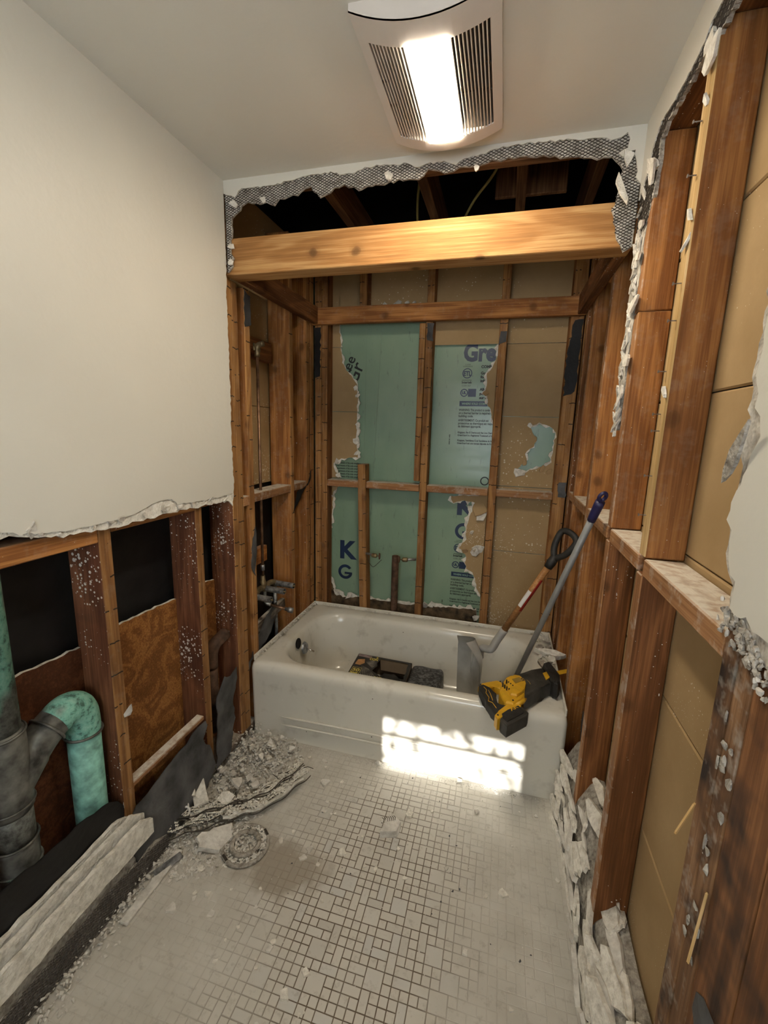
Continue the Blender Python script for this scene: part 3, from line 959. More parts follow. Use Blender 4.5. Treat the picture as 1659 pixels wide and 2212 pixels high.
# torn paper and plaster keys hanging on the boards
rs = random.Random(55)
for (x, z, r, m) in ((1.40, 1.395, .03, 'gyp'), (1.27, 1.365, .035, 'white'), (1.30, 1.42, .022, 'gyp'), (1.31, 1.64, .022, 'white'), (1.44, 1.38, .025, 'gyp'), (1.06, 0.87, .05, 'white'), (1.05, 0.86, .036, 'core'), (0.985, 0.86, .03, 'gyp'), (1.05, 1.13, .055, 'gyp'), (1.07, 1.09, .04, 'white'), (1.02, 0.98, .02, 'white'), (1.05, 1.82, .025, 'gyp'), (1.055, 1.77, .02, 'white'),
                     (0.25, 1.85, .022, 'white'), (0.26, 1.80, .018, 'white'), (0.262, 1.62, .025, 'white'), (0.255, 1.52, .026, 'white'), (0.26, 1.44, .02, 'white'), (0.12, 1.38, .022, 'white'), (0.13, 1.29, .02, 'white'), (0.09, 1.15, .016, 'white'), (0.06, 0.70, .02, 'white'), (0.06, 0.58, .022, 'gyp'), (0.13, 0.47, .035, 'white'), (0.22, 0.46, .035, 'white'), (0.50, 2.325, .04, 'core'), (0.60, 2.32, .03, 'core'), (0.42, 2.315, .03, 'white'), (0.56, 2.335, .02, 'white'), (0.79, 0.47, .03, 'white'), (0.75, 0.46, .025, 'core'), (1.08, 0.42, .03, 'core')):
    o = bm_obj('torn_flap', shard(rs, r, 0.004, 7, rs.uniform(.6, 1.2)), m, wall_back)
    place(o, Matrix.Translation((x, BY - 0.006, z)) @ Matrix.Rotation(math.radians(90) + rs.uniform(-.35, .35), 4, 'X') @ Matrix.Rotation(rs.uniform(0, 6), 4, 'Z') @ Matrix.Rotation(rs.uniform(-.3, .3), 4, 'Y'), wall_back)
# tar paper scraps nailed to studs
def scrap(parent, pts, fm, seed, mat='felt', t=0.003):
    return sheet('tar_paper_scrap', rag(pts, 0.005, 0.02, seed, True), [], fm, 0, t, [mat, mat], parent)
fb = my(YB - 0.005)
scrap(wall_back, [(0.006, 1.90), (0.042, 1.91), (0.044, 2.19), (0.004, 2.19)], fb, 1, 'black')
scrap(wall_back, [(0.698, 2.10), (0.735, 2.10), (0.737, 2.195), (0.70, 2.195)], fb, 2)
scrap(wall_back, [(1.102, 2.075), (1.14, 2.085), (1.146, 2.135), (1.104, 2.14)], fb, 3)
scrap(wall_back, [(1.462, 1.80), (1.52, 1.82), (1.525, 2.19), (1.48, 2.18), (1.46, 2.02)], fb, 4, 'black')
scrap(wall_back, [(1.484, 1.245), (1.527, 1.24), (1.525, 1.33), (1.486, 1.33)], fb, 5)
fl = mx(0.004, -1)
scrap(wall_left, [(0.045, 2.03), (0.092, 2.05), (0.093, 2.17), (0.046, 2.19)], fl, 6)
scrap(wall_left, [(0.50, 1.10), (0.62, 1.20), (0.74, 1.27), (0.75, 1.33), (0.70, 1.24), (0.55, 1.215)], fl, 7, 'black')
scrap(wall_left, [(0.04, 0.90), (0.07, 0.85), (0.088, 1.0), (0.085, 1.1), (0.05, 1.02)], fl, 8)

# ---- print on the foam boards
def text_geo(s, size, bold=0.0, align='LEFT'):
    cu = bpy.data.curves.new('t', 'FONT')
    cu.body = s; cu.size = size; cu.offset = bold; cu.align_x = align
    cu.resolution_u = 3
    to = bpy.data.objects.new('t', cu)
    col.objects.link(to)
    dg = bpy.context.evaluated_depsgraph_get()
    dg.update()
    me = bpy.data.meshes.new_from_object(to.evaluated_get(dg))
    vs = [v.co.copy() for v in me.vertices]
    fs = [tuple(p.vertices) for p in me.polygons]
    bpy.data.objects.remove(to)
    bpy.data.curves.remove(cu)
    bpy.data.meshes.remove(me)
    return vs, fs

class Print:
    """Collects flat print (lettering, rings, bars) on one face and builds it as one mesh."""
    def __init__(self):
        self.v, self.f = [], []
    def text(self, s, x, z, size, bold=0.0, rot=0.0, fit=None):
        vs, fs = text_geo(s, size, bold)
        if not vs:
            return self
        sc = 1.0
        if fit:
            w = max(v.x for v in vs) - min(v.x for v in vs)
            sc = fit / w
        b = len(self.v)
        c, si = math.cos(rot), math.sin(rot)
        for v in vs:
            px, pz = v.x * sc, v.y
            self.v.append((x + px * c - pz * si, z + px * si + pz * c))
        self.f += [tuple(b + i for i in f) for f in fs]
        return self
    def rect(self, x0, x1, z0, z1):
        b = len(self.v)
        self.v += [(x0, z0), (x1, z0), (x1, z1), (x0, z1)]
        self.f.append((b, b + 1, b + 2, b + 3))
        return self
    def ring(self, x, z, r0, r1, n=28, a0=0, a1=2 * math.pi):
        b = len(self.v)
        for i in range(n + 1):
            a = a0 + (a1 - a0) * i / n
            for r in (r0, r1):
                self.v.append((x + math.cos(a) * r, z + math.sin(a) * r))
        for i in range(n):
            self.f.append((b + 2 * i, b + 2 * i + 1, b + 2 * i + 3, b + 2 * i + 2))
        return self
    def build(self, name, fmap, mat, parent, label=None):
        o = mobj(name, [fmap(x, z, 0) for x, z in self.v], self.f, mat, parent)
        if label:
            o['label'] = label
        return o

fp = my(0.9242)
fp2 = my(0.9238)
def print_block(x, zt, first):
    """Certification print column; x is the left margin, zt the height of the ETL mark."""
    n = Print()
    k = Print()
    if first:
        n.text('Gre', x + 0.008, zt + 0.072, 0.135, 0.006, fit=0.187)
    n.ring(x + 0.036, zt, 0.024, 0.029).text('ETL', x + 0.014, zt - 0.013, 0.036, 0.0015, fit=0.044)
    k.text('CODE', x + 0.020, zt + 0.046, 0.010, fit=0.032).text('COMPLIANCE', x + 0.008, zt + 0.036, 0.010, fit=0.056)
    k.text('c', x + 0.066, zt - 0.018, 0.012)
    k.rect(x + 0.008, x + 0.064, zt - 0.040, zt - 0.0375)
    k.text('Intertek', x + 0.006, zt - 0.058, 0.020, 0.0006, fit=0.060)
    k.text('CCRR-1027', x + 0.008, zt - 0.075, 0.012, fit=0.052)
    for s, dz in (('COMPLIANCE', 0.036), ('Go to', 0.0), ('for ESR', -0.022), ('information', -0.044), ('Allez', -0.093), ('pour', -0.117), ('sur la', -0.141)):
        if first or dz < -0.05:
            k.text(s, x + 0.115, zt + dz - 0.006, 0.021, 0.0012)
    n.ring(x + 0.024, zt - 0.112, 0.017, 0.023)
    n.text('UL', x + 0.011, zt - 0.119, 0.022, 0.0015, fit=0.026)
    n.rect(x + 0.047, x + 0.094, zt - 0.135, zt - 0.089)
    n.rect(x + 0.0, x + 0.205, zt - 0.190, zt - 0.160)
    w = Print().text('WHERE SOLD COMPLIANT', x + 0.014, zt - 0.181, 0.017, 0.0004, fit=0.19)
    rows = [('WARNING: This product is combustible', -0.218), ('or a thermal barrier is required with', -0.236), ('building code.', -0.254),
            ('AVERTISSEMENT: Ce produit est', -0.279), ('protectrice ou thermique est requise', -0.297), ('du bâtiment approprié.', -0.315),
            ('Kingspan, the G Device and the Lion Device', -0.350), ('GreenGuard is a Registered Trademark of the', -0.367),
            ('Kingspan, l\'emblème G et l\'emblème du lion', -0.398), ('GreenGuard est une marque déposée de King', -0.415)]
    for i, (s, dz) in enumerate(rows):
        sz = 0.0185 if i < 6 else 0.0145
        k.text(s, x - 0.001, zt + dz, sz, 0.0005, fit=min(0.215, len(s) * (0.0062 if i < 6 else 0.0052)))
    k.text('0500 201 0400', x - 0.045, zt - 0.42, 0.010, 0.0003, rot=math.pi / 2)
    n.build('printed_logo', fp, 'ink', foam_b, 'dark navy printed logos')
    k.build('printed_text', fp, 'inkblack', foam_b, 'black printed safety text')
    w.build('printed_text', fp2, 'inklight', foam_b, 'pale letters on the navy bar')
print_block(0.895, 1.935, True)
print_block(0.905, 0.862, False)
def house_g(p, x, z, r):
    p.ring(x, z, r * 0.62, r, 28, math.radians(35), math.radians(345))
    p.rect(x - r * 0.1, x + r * 0.95, z - r * 0.30, z - r * 0.02)
    return p
g = Print().text('K', 0.915, 1.085, 0.155, 0.008)
house_g(g, 0.965, 0.975, 0.052)
g.build('printed_logo', fp, 'ink', foam_b, 'large navy printed letters')
fa = my(0.9172)
g = Print().text('K', 0.135, 0.72, 0.17, 0.007)
house_g(g, 0.18, 0.62, 0.052)
g.build('printed_logo', fa, 'ink', foam_a, 'large navy printed letters')
g = Print()
for i in range(6):
    g.text('requirements of the code compliance', 0.11, 1.365 - i * 0.018, 0.0165, 0.0005, fit=0.17)
g.text('Gr', 0.235, 1.86, 0.12, 0.001, rot=1.15).text('ee', 0.20, 1.95, 0.09, 0.001, rot=1.15)
g.build('printed_text', fa, 'inkblack', foam_a, 'black printed text')
g = Print().ring(1.075, 1.30, 0.02, 0.027, 20)
g.build('printed_logo', fp, 'inkblack', foam_b)

# ---- right wall: bare studs, tan gypsum lath behind, painted plaster left near the camera
RW = [(-1.004,1.9),(-1.0,2.1),(-0.98,2.30),(-0.93,2.40),(-0.80,2.45),(-0.63,2.453),(-0.567,2.459),(-0.547,2.444),(-0.499,2.441),(-0.447,2.439),(-0.362,2.443),(-0.267,2.455),(-0.229,2.440),(-0.206,2.423),(-0.185,2.394),(-0.150,2.349),(YH,2.33)]
RE = [(YF,0.0),(-1.45,0.0),(-1.43,0.6),(-1.36,0.9),(-1.28,1.20),(-1.22,1.30),(-1.154,1.332),(-1.115,1.334),(-1.094,1.342),(-1.063,1.333),(-1.045,1.340),(-1.052,1.358),(-1.053,1.381),(-1.029,1.388),(-1.016,1.414),(-1.012,1.436),(-1.013,1.455),(-0.995,1.470),(-0.997,1.501),(-1.017,1.525),(-1.023,1.554),(-1.026,1.575),(-1.047,1.603),(-1.032,1.629),(-1.015,1.643),(-1.019,1.663),(-1.001,1.691),(-1.007,1.704),(-1.007,1.723),(-1.006,1.762)]
rw = rag(RE + RW, 0.003, 0.013, 61) + [Vector((YH, CEIL)), Vector((YF, CEIL))]
wall_right = sheet('wall_right', rw, [], mx(XR, 1), 0.0, 0.004, ['paint', 'white'])
tag(wall_right, 'stripped right wall of orange studs over tan gypsum lath with ragged plaster', 'wall', kind='structure')
# brown coat and lath left behind the skim, including the ragged strip on the alcove corner
RC = [(-1.50,0.0),(-1.47,0.55),(-1.38,0.9),(-1.26,1.17),(-1.167,1.285),(-1.12,1.30),(-1.09,1.303),(-1.05,1.318),(-1.030,1.345),(-1.035,1.375),(-1.0,1.40),(-0.995,1.6),(-0.985,1.72),(-0.985,2.05),(-0.95,2.28),(-0.88,2.37),(-0.70,2.41),(-0.62,2.405),(-0.575,2.385),(-0.54,2.42),(-0.45,2.42),(-0.33,2.43),(-0.26,2.41),(-0.27,2.36),(-0.255,2.28),(-0.225,2.22),(-0.22,2.1),(-0.20,2.0),(-0.215,1.93),(-0.195,1.85),(-0.20,1.75),(-0.185,1.68),(-0.18,1.62),(-0.12,1.62),(-0.125,1.9),(-0.11,2.2)]
rc = rag(RC, 0.007, 0.015, 63)
rcp = rc + [Vector((YH, CEIL - .003)), Vector((YF, CEIL - .003)), Vector((YF, 0))]
sheet('brown_coat', rcp, [], mx(XR, 1), 0.005, 0.016, ['core', 'mortar'], wall_right)
lp = [(-1.1, 2.39), (-0.70,2.41),(-0.62,2.405),(-0.575,2.385),(-0.54,2.42),(-0.45,2.42),(-0.33,2.43),(-0.26,2.41),(-0.27,2.36),(-0.255,2.28),(-0.225,2.22),(-0.11, 2.2), (YH, CEIL - .003), (-1.1, CEIL - .003)]
lath('metal_lath', lp, mx(XR, 1), 0.0045, wall_right)
rs = random.Random(71)
for i in range(60):
    z = rs.uniform(1.60, 2.34)
    o = bm_obj('plaster_flake', shard(rs, rs.uniform(.014, .034), rs.uniform(.004, .009), 7, rs.uniform(.3, .6)), rs.choice(['white', 'white', 'core']), wall_right)
    place(o, Matrix.Translation((XR - .002, -0.165 + rs.uniform(-.03, .025), z)) @ Matrix.Rotation(math.radians(90) + rs.uniform(-.4, .4), 4, 'Y') @ Matrix.Rotation(1.57 + rs.uniform(-.5, .5), 4, 'Z'), wall_right)
for (y, z, r, asp) in ((-0.25, 2.36, .05, .5), (-0.26, 2.33, .04, .7), (-0.235, 1.99, .06, .35), (-0.235, 1.83, .05, .5), (-0.62, 2.37, .045, .5), (-0.60, 2.40, .03, .7), (-0.22, 2.13, .03, .6), (-0.21, 2.22, .03, .5)):
    o = bm_obj('plaster_flake', shard(rs, r, 0.008, 7, asp), 'white', wall_right)
    place(o, Matrix.Translation((XR - .010, y, z)) @ Matrix.Rotation(math.radians(90) + rs.uniform(-.35, .35), 4, 'Y') @ Matrix.Rotation(rs.uniform(-.4, .4), 4, 'Z'), wall_right)
# long torn sliver pointing away from the plaster
o = bm_obj('plaster_flake', shard(rs, 0.07, 0.006, 8, .22), 'mortar', wall_right)
place(o, Matrix.Translation((XR - .012, -1.005, 1.578)) @ Matrix.Rotation(math.radians(80), 4, 'Y') @ Matrix.Rotation(math.radians(-48), 4, 'Z'), wall_right)
# crumbly brown coat under the remaining plaster
for i in range(110):
    t = rs.random()
    y = -1.03 - 0.18 * t + rs.uniform(-.02, .02); z = 1.325 - 0.05 * t + rs.uniform(-.03, .02)
    o = bm_obj('mortar_lump', hull(rs, .004, rs.uniform(.004, .010), rs.uniform(.004, .010), 14), rs.choice(['mortar', 'mortar', 'core']), wall_right)
    place(o, Matrix.Translation((XR + .002, y, z)) @ Matrix.Rotation(rs.uniform(0, 6), 4, 'X'), wall_right)

FR = ((-1, 0, 0), 'ledge')
def rstud(y0, y1, z0, z1, mat='stud', front=FR, x=S0R):
    return lum('stud', (x, GR - 0.002, y0, y1, z0, z1), mat, wall_right, front)
rstud(-0.612, -0.568, 1.296, 2.44, 'stud', ((-1, 0, 0), 'pale'))
rstud(-0.612, -0.568, 0.04, 1.25, 'darkstud')
rstud(-0.252, -0.208, 1.296, 1.965, 'stud')
rstud(-0.252, -0.208, 1.967, 2.44, 'stud')
rstud(-0.252, -0.208, 0.04, 1.25, 'darkstud')
rstud(0.165, 0.210, 0.04, 2.44, 'stud')
rstud(0.540, 0.582, 0.04, 2.6, 'stud')
rstud(0.705, 0.747, 0.04, 2.6, 'darkstud')
rstud(-1.082, -1.038, 0.04, 2.44, 'mould', None)
rstud(-1.128, -1.084, 0.04, 2.44, 'mould', None)
for y0, y1 in ((-1.225, -1.13), (-1.33, -1.227), (-1.44, -1.332)):
    rstud(y0, y1, 0.04, 2.44, 'stained', None)
for y0, y1 in ((-1.037, -0.613), (-0.567, -0.253), (-0.207, 0.164), (0.211, 0.539), (0.583, 0.704)):
    lum('fire_block', (S0R, GR - 0.002, y0, y1, 1.250, 1.294), 'ledge', wall_right)
lum('top_plate', (S0R, GR - 0.002, -1.5, -0.11, 2.442, 2.54), 'darkstud', wall_right)
lum('sill_plate', (S0R, GR - 0.002, -1.45, 0.8, 0.0, 0.038), 'greywood', wall_right)
zs = [0.03, 0.52, 0.925, 1.31, 1.70, 2.10, 2.62]
for z0, z1 in zip(zs, zs[1:]):
    box('gypsum_board', (GR, GR + 0.012, -1.5, 0.9, z0 + 0.0015, z1 - 0.0015), 'gyp', wall_right, 0.004)
box('building_paper', (GR + 0.014, GR + 0.03, YF, 1.0, 0, 2.7), 'void_dark', wall_right)
# nails left in the pale stud edge
nv, nf = tube_geo([(0, 0, 0), (-0.016, 0, 0), (-0.016, 0, 0), (-0.018, 0, 0)], [0.0014, 0.0014, 0.004, 0.004], 6)
nail_me = bpy.data.meshes.new('nail'); nail_me.from_pydata([tuple(v) for v in nv], [], nf); nail_me.materials.append(MT['nail'])
for z in (2.16, 1.94, 1.86, 1.75, 1.65, 1.61, 1.50, 1.40, 2.27):
    o = bpy.data.objects.new('nail', nail_me); o.location = (S0R, -0.59 + random.uniform(-.01, .01), z); link(o, wall_right)
# plaster crumbs still keyed to the pale stud
for z in (2.30, 2.08, 2.02, 1.70):
    o = bm_obj('plaster_flake', shard(rs, .022, .006, 7, .45), 'white', wall_right)
    place(o, Matrix.Translation((S0R - .002, -0.60, z)) @ Matrix.Rotation(math.radians(-90) + rs.uniform(-.4, .4), 4, 'Y') @ Matrix.Rotation(1.57 + rs.uniform(-.6, .6), 4, 'Z'), wall_right)
# mould bloom and torn felt on the doubled studs
scrap(wall_right, [(-1.20 + .07 * math.cos(a) * random.uniform(.6, 1), 0.70 + .07 * math.sin(a) * random.uniform(.6, 1)) for a in [i * math.pi / 6 for i in range(12)]], mx(S0R - 0.003, 1), 70, 'felt', 0.002)
for i in range(16):
    z = rs.uniform(0.70, 1.2)
    o = bm_obj('mortar_lump', hull(rs, .003, rs.uniform(.004, .012), rs.uniform(.006, .018), 14), rs.choice(['mortar', 'mortar', 'core']), wall_right)
    place(o, Matrix.Translation((S0R - .002, rs.uniform(-1.125, -1.085), z)), wall_right)
bar('splinter', (S0R - 0.002, -1.045, 0.985), (S0R - 0.03, -1.06, 0.93), 0.003, 0.003, 'pale', wall_right)
bar('splinter', (S0R - 0.004, -1.128, 0.90), (S0R - 0.004, -1.115, 0.74), 0.006, 0.005, 'pale', wall_right)

# ---- wall behind the camera with the window that throws the sun patch
WX0, WX1 = 0.716, 1.355
dz = (0 - YF) * math.tan(SUN_EL)
W0, W1, WM = -0.005 + dz, 0.72 + dz, 0.180 + dz
wall_front = sheet('wall_front', [Vector(p) for p in ((-0.3, 0), (1.8, 0), (1.8, CEIL), (-0.3, CEIL))], [[Vector(p) for p in ((WX0 - .05, W0 - .05), (WX0 - .05, W1 + .05), (WX1 + .05, W1 + .05), (WX1 + .05, W0 - .05))]], my(YF), -0.10, 0.0, ['paint', 'paint'])
tag(wall_front, 'plain painted wall with a window behind the viewer', 'wall', kind='structure')
win = thing('window_1', (1.03, YF - 0.05, W0), 'white framed sash window behind the viewer', 'window')
win['kind'] = 'structure'
lum('frame', (WX0 - .05, WX0, YF - .09, YF - .01, W0 - .05, W1 + .05), 'label', win)
lum('frame', (WX1, WX1 + .05, YF - .09, YF - .01, W0 - .05, W1 + .05), 'label', win)
lum('frame', (WX0, WX1, YF - .09, YF - .01, W0 - .05, W0), 'label', win)
lum('frame', (WX0, WX1, YF - .09, YF - .01, W1, W1 + .05), 'label', win)
lum('meeting_rail', (WX0, WX1, YF - .06, YF - .04, WM - 0.008, WM + 0.012), 'label', win)
# a leafy branch outside dapples the sun; an added eave cuts it off above
eave = box('added_eave', (0.2, 1.9, YF - 0.70, YF - 0.60, 0.285 + dz + 0.60 * math.tan(SUN_EL), 2.9), 'label')
tag(eave, 'white eave board added outside the window to trim the sun', 'eave', kind='structure')
br = thing('tree_branch', (1.0, YF - 1.6, 0), 'leafy branch outside the window', 'branch')
rs = random.Random(5)
vs, fs = [], []
for i in range(58):
    x = rs.uniform(0.65, 1.4); zt = rs.uniform(-0.02, 0.28)
    y = YF - rs.uniform(1.2, 2.2)
    z = zt + (0 - y) * math.tan(SUN_EL)
    if (x - 1.02) ** 2 / .02 + (zt - 0.08) ** 2 / .006 < 1 or (x - 0.78) ** 2 + (zt - .02) ** 2 < .004:
        continue
    b = len(vs); r = rs.uniform(.02, .05); a = rs.uniform(0, 3.1)
    u = Vector((math.cos(a), 0.3, math.sin(a))) * r; w = Vector((-math.sin(a), 0.2, math.cos(a))) * r * .5
    c = Vector((x, y, z))
    vs += [c - u, c + w, c + u, c - w]; fs.append((b, b + 1, b + 2, b + 3))
lv = mobj('leaves', vs, fs, 'leaf', br); lv['kind'] = 'stuff'
tube('twig', [(0.6, YF - 1.6, 1.95), (1.5, YF - 1.7, 2.15)], 0.008, 'attic', br, 6)

# ================================================================== THINGS
# ---- ceiling fan light
fan = thing('ceiling_fan_light', (0.92, -0.43, CEIL), 'ivory bathroom fan light with a glowing centre lens and two grilles', 'fan light')
FX0, FX1, FY0, FY1 = 0.752, 1.092, -0.685, -0.215
def fan_z(y):
    t = (y - (FY0 + FY1) / 2) / ((FY1 - FY0) / 2)
    return t
def sag(x):
    t = (x - (FX0 + FX1) / 2) / ((FX1 - FX0) / 2)
    return CEIL - 0.018 - 0.040 * (1 - t * t)
GY0, GY1 = -0.615, -0.262
GL = (0.778, 0.868); GRR = (0.978, 1.068); LX = (0.872, 0.973)
def strip(x0, x1, y0, y1, nx=10, th=0.004):
    v, f = [], []
    for k, dzz in ((0, 0.0), (1, th)):
        for i in range(nx + 1):
            x = x0 + (x1 - x0) * i / nx
            for y in (y0, y1):
                v.append((x, y, sag(x) + dzz))
    n = (nx + 1) * 2
    for i in range(nx):
        a = i * 2
        f.append((a, a + 2, a + 3, a + 1)); f.append((n + a, n + a + 1, n + a + 3, n + a + 2))
        f.append((a, n + a, n + a + 2, a + 2)); f.append((a + 1, a + 3, n + a + 3, n + a + 1))
    f.append((0, 1, n + 1, n)); f.append((nx * 2, n + nx * 2, n + nx * 2 + 1, nx * 2 + 1))
    return v, f
def merge(geos):
    V, F = [], []
    for v, f in geos:
        b = len(V); V += list(v); F += [tuple(b + i for i in q) for q in f]
    return V, F
geos = [strip(FX0, FX1, FY0, GY0, 16), strip(FX0, FX1, GY1, FY1, 16), strip(FX0, GL[0], GY0, GY1, 3), strip(GRR[1], FX1, GY0, GY1, 3), strip(GL[1], LX[0], GY0, GY1, 1), strip(LX[1], GRR[0], GY0, GY1, 1)]
# skirt up to the ceiling
for (y, nx) in ((FY0, 16), (FY1, 16)):
    v, f = [], []
    for i in range(nx + 1):
        x = FX0 + (FX1 - FX0) * i / nx
        v += [(x, y, sag(x)), (x, y, CEIL)]
    f = [(2 * i, 2 * i + 1, 2 * i + 3, 2 * i + 2) for i in range(nx)]
    geos.append((v, f))
for x in (FX0, FX1):
    geos.append(([(x, FY0, sag(x)), (x, FY1, sag(x)), (x, FY1, CEIL), (x, FY0, CEIL)], [(0, 1, 2, 3)]))
v, f = merge(geos)
mobj('cover', v, f, 'fan', fan)
for (a, b) in (GL, GRR):
    n = 10
    for i in range(n + 1):
        x = a + (b - a) * i / n
        box('louver', (x - 0.0014, x + 0.0014, GY0, GY1, sag(x), sag(x) + 0.014), 'fan', fan)
box('housing', (FX0 + .012, FX1 - .012, FY0 + .012, FY1 - .012, CEIL - 0.012, CEIL - 0.002), 'fandark', fan)
for y in (-0.49, -0.40):
    for (a, b) in (GL, GRR):
        box('brace', (a, b, y, y + 0.006, sag((a + b) / 2) + .016, sag((a + b) / 2) + .02), 'fandark', fan)
for x in (LX[0] - .004, LX[1] + .001):  # baffles added to keep lens light off the louvers
    box('light_baffle', (x, x + .003, GY0, GY1, sag(x) + .001, CEIL - .003), 'fandark', fan)
v, f = strip(LX[0], LX[1], GY0 - .004, GY1 + .004, 8, 0.01)
v = [(x, y, z - 0.003) for x, y, z in v]
mobj('lens', v, f, 'lens', fan)

# ---- warm vanity light on the wall behind the viewer
vl = thing('vanity_light', (0.30, YF, 2.0), 'three globe vanity light on the wall behind the viewer', 'lamp')
box('back_plate', (0.05, 0.55, YF + .001, YF + .03, 1.96, 2.06), 'chrome', vl, 0.004)
MT['globe'] = emis('warm_globe', (1.0, 0.74, 0.45), VANITY)
for x in (0.13, 0.30, 0.47):
    bm = bmesh.new(); bmesh.ops.create_uvsphere(bm, u_segments=12, v_segments=8, radius=0.05)
    bmesh.ops.translate(bm, verts=bm.verts, vec=(x, YF + .085, 2.01))
    bm_obj('globe', bm, 'globe', vl, True)

# ---- bathtub
TW, TD, TH = 1.524, 0.80, 0.412
tub = thing('bathtub', (0.76, 0.4, 0.0), 'off white enamelled alcove bathtub holding tools and a torn box', 'bathtub')
def rrect(x0, x1, y0, y1, r, z, nc=8, ns=10):
    pts = []
    for (cx, cy, a0) in ((x1 - r, y0 + r, -90), (x1 - r, y1 - r, 0), (x0 + r, y1 - r, 90), (x0 + r, y0 + r, 180)):
        for k in range(nc + 1):
            a = math.radians(a0 + 90 * k / nc)
            pts.append(Vector((cx + r * math.cos(a), cy + r * math.sin(a), z)))
        # straight run to the next corner is one span subdivided below
    out = []
    m = len(pts)
    for i in range(m):
        out.append(pts[i])
        if (i + 1) % (nc + 1) == 0:
            a, b = pts[i], pts[(i + 1) % m]
            for k in range(1, ns):
                out.append(a.lerp(b, k / ns))
    return out
rings = [
    rrect(0.0, TW, 0.004, TD, .022, 0.0),
    rrect(0.0, TW, 0.010, TD, .022, 0.02),
    rrect(0.0, TW, 0.004, TD, .022, 0.30),
    rrect(0.0, TW, 0.0, TD, .024, 0.355),
    rrect(0.0, TW, 0.0, TD, .026, 0.375),
    rrect(0.004, TW - .004, 0.006, TD, .028, 0.395),
    rrect(0.012, TW - .012, 0.018, TD - .004, .03, 0.407),
    rrect(0.03, TW - .03, 0.034, TD - .01, .035, 0.412),
    rrect(0.085, 1.425, 0.060, 0.715, .19, 0.410),
    rrect(0.096, 1.412, 0.070, 0.705, .185, 0.404),
    rrect(0.108, 1.398, 0.080, 0.694, .18, 0.388),
    rrect(0.118, 1.375, 0.090, 0.684, .175, 0.34),
    rrect(0.135, 1.31, 0.105, 0.668, .165, 0.22),
    rrect(0.150, 1.25, 0.120, 0.652, .15, 0.12),
    rrect(0.175, 1.215, 0.145, 0.627, .13, 0.072),
    rrect(0.23, 1.15, 0.20, 0.575, .10, 0.054),
    rrect(0.45, 0.95, 0.33, 0.45, .05, 0.050),
]
n = len(rings[0])
vs = [v for r in rings for v in r]
fs = []
for i in range(len(rings) - 1):
    for k in range(n):
        l = (k + 1) % n
        fs.append((i * n + k, i * n + l, (i + 1) * n + l, (i + 1) * n + k))
fs.append(tuple((len(rings) - 1) * n + k for k in range(n)))
shell = mobj('shell', vs, fs, 'enamel', tub, smooth=True)
def rib(z0):
    path = [(0.16, 0.004, z0)] + [(0.16 + (1.36 - 0.16) * i / 20, 0.003, z0 + 0.010 * math.sin(math.pi * i / 20)) for i in range(1, 20)] + [(1.36, 0.004, z0)]
    return tube('apron_rib', path, [0.001] + [0.0055] * 19 + [0.001], 'enamel', tub, 8)
rib(0.128); rib(0.084)
# raised flange with crusts of old plaster along the three walls
tv = [(0.012, .01), (0.004, .01)]
box('flange', (0.004, 0.012, 0.03, 0.795, 0.40, 0.432), 'enamel', tub, 0.002)
box('flange', (0.004, 1.52, 0.788, 0.796, 0.40, 0.432), 'enamel', tub, 0.002)
box('flange', (1.512, 1.520, 0.03, 0.795, 0.40, 0.432), 'enamel', tub, 0.002)
rs = random.Random(81)
spots = []
for i in range(170):
    spots.append((0.014 + rs.uniform(-.006, .014), rs.uniform(.01, .79), 0.417 + rs.uniform(0, .012), rs.uniform(.003, .010)))
for i in range(150):
    spots.append((rs.uniform(.02, 1.5), 0.782 + rs.uniform(-.012, .008), 0.416 + rs.uniform(0, .010), rs.uniform(.003, .010)))
chunk_cloud('plaster_crust', spots, 'rubble', tub, 3)
# overflow plate on the drain end
ov = bmesh.new()
bmesh.ops.create_cone(ov, cap_ends=True, segments=28, radius1=0.036, radius2=0.030, depth=0.010)
o = bm_obj('overflow_plate', ov, 'galv', tub)
OVM = Matrix.Translation((0.150, 0.335, 0.340)) @ Matrix.Rotation(math.radians(80), 4, 'Y')
place(o, OVM, tub)
ovp = o
hole = bmesh.new()
bmesh.ops.create_cone(hole, cap_ends=True, segments=24, radius1=0.030, radius2=0.030, depth=0.004)
o = bm_obj('overflow_hole', hole, 'void_dark', tub)  # black disc stands in for the dark inside the hole
place(o, Matrix.Translation((0.122, 0.305, 0.378)) @ Matrix.Rotation(math.radians(82), 4, 'Y'), tub)
tube('overflow_lever', [(0.150, 0.335, 0.340), (0.176, 0.336, 0.334), (0.205, 0.338, 0.324)], [0.0045, 0.0045, 0.006], 'chrome', tub, 8)

# ---- shovel leaning in the back right corner
SY = 0.40
ax0, ax1 = Vector((0.995, SY + .06, 0.062)), Vector((1.512, SY - .02, 1.130))
A = (ax1 - ax0).normalized()
LEN = (ax1 - ax0).length
W = Vector((0.62, -0.78, 0)); W = (W - A * W.dot(A)).normalized()
Nn = A.cross(W).normalized()
if Nn.y > 0:
    Nn = -Nn
sh = thing('scoop_shovel', (1.085, SY + .05, 0.055), 'aluminium scoop shovel with wooden shaft and black grip standing in the tub', 'shovel')
def sp(a, w, nn):
    return ax0 + A * a + W * w + Nn * nn
Ab = Vector((0.05, 0.0, 1)).normalized()
Wb = Vector((0.52, -0.85, 0)); Wb = (Wb - Ab * Wb.dot(Ab)).normalized()
Nb = Ab.cross(Wb).normalized()
if Nb.x > 0:
    Nb = -Nb
B0 = Vector((1.105, SY + .065, 0.060))
def sb_(a, w, nn):
    return B0 + Ab * a + Wb * w + Nb * nn
vs, fs = [], []
NU, NV = 16, 16
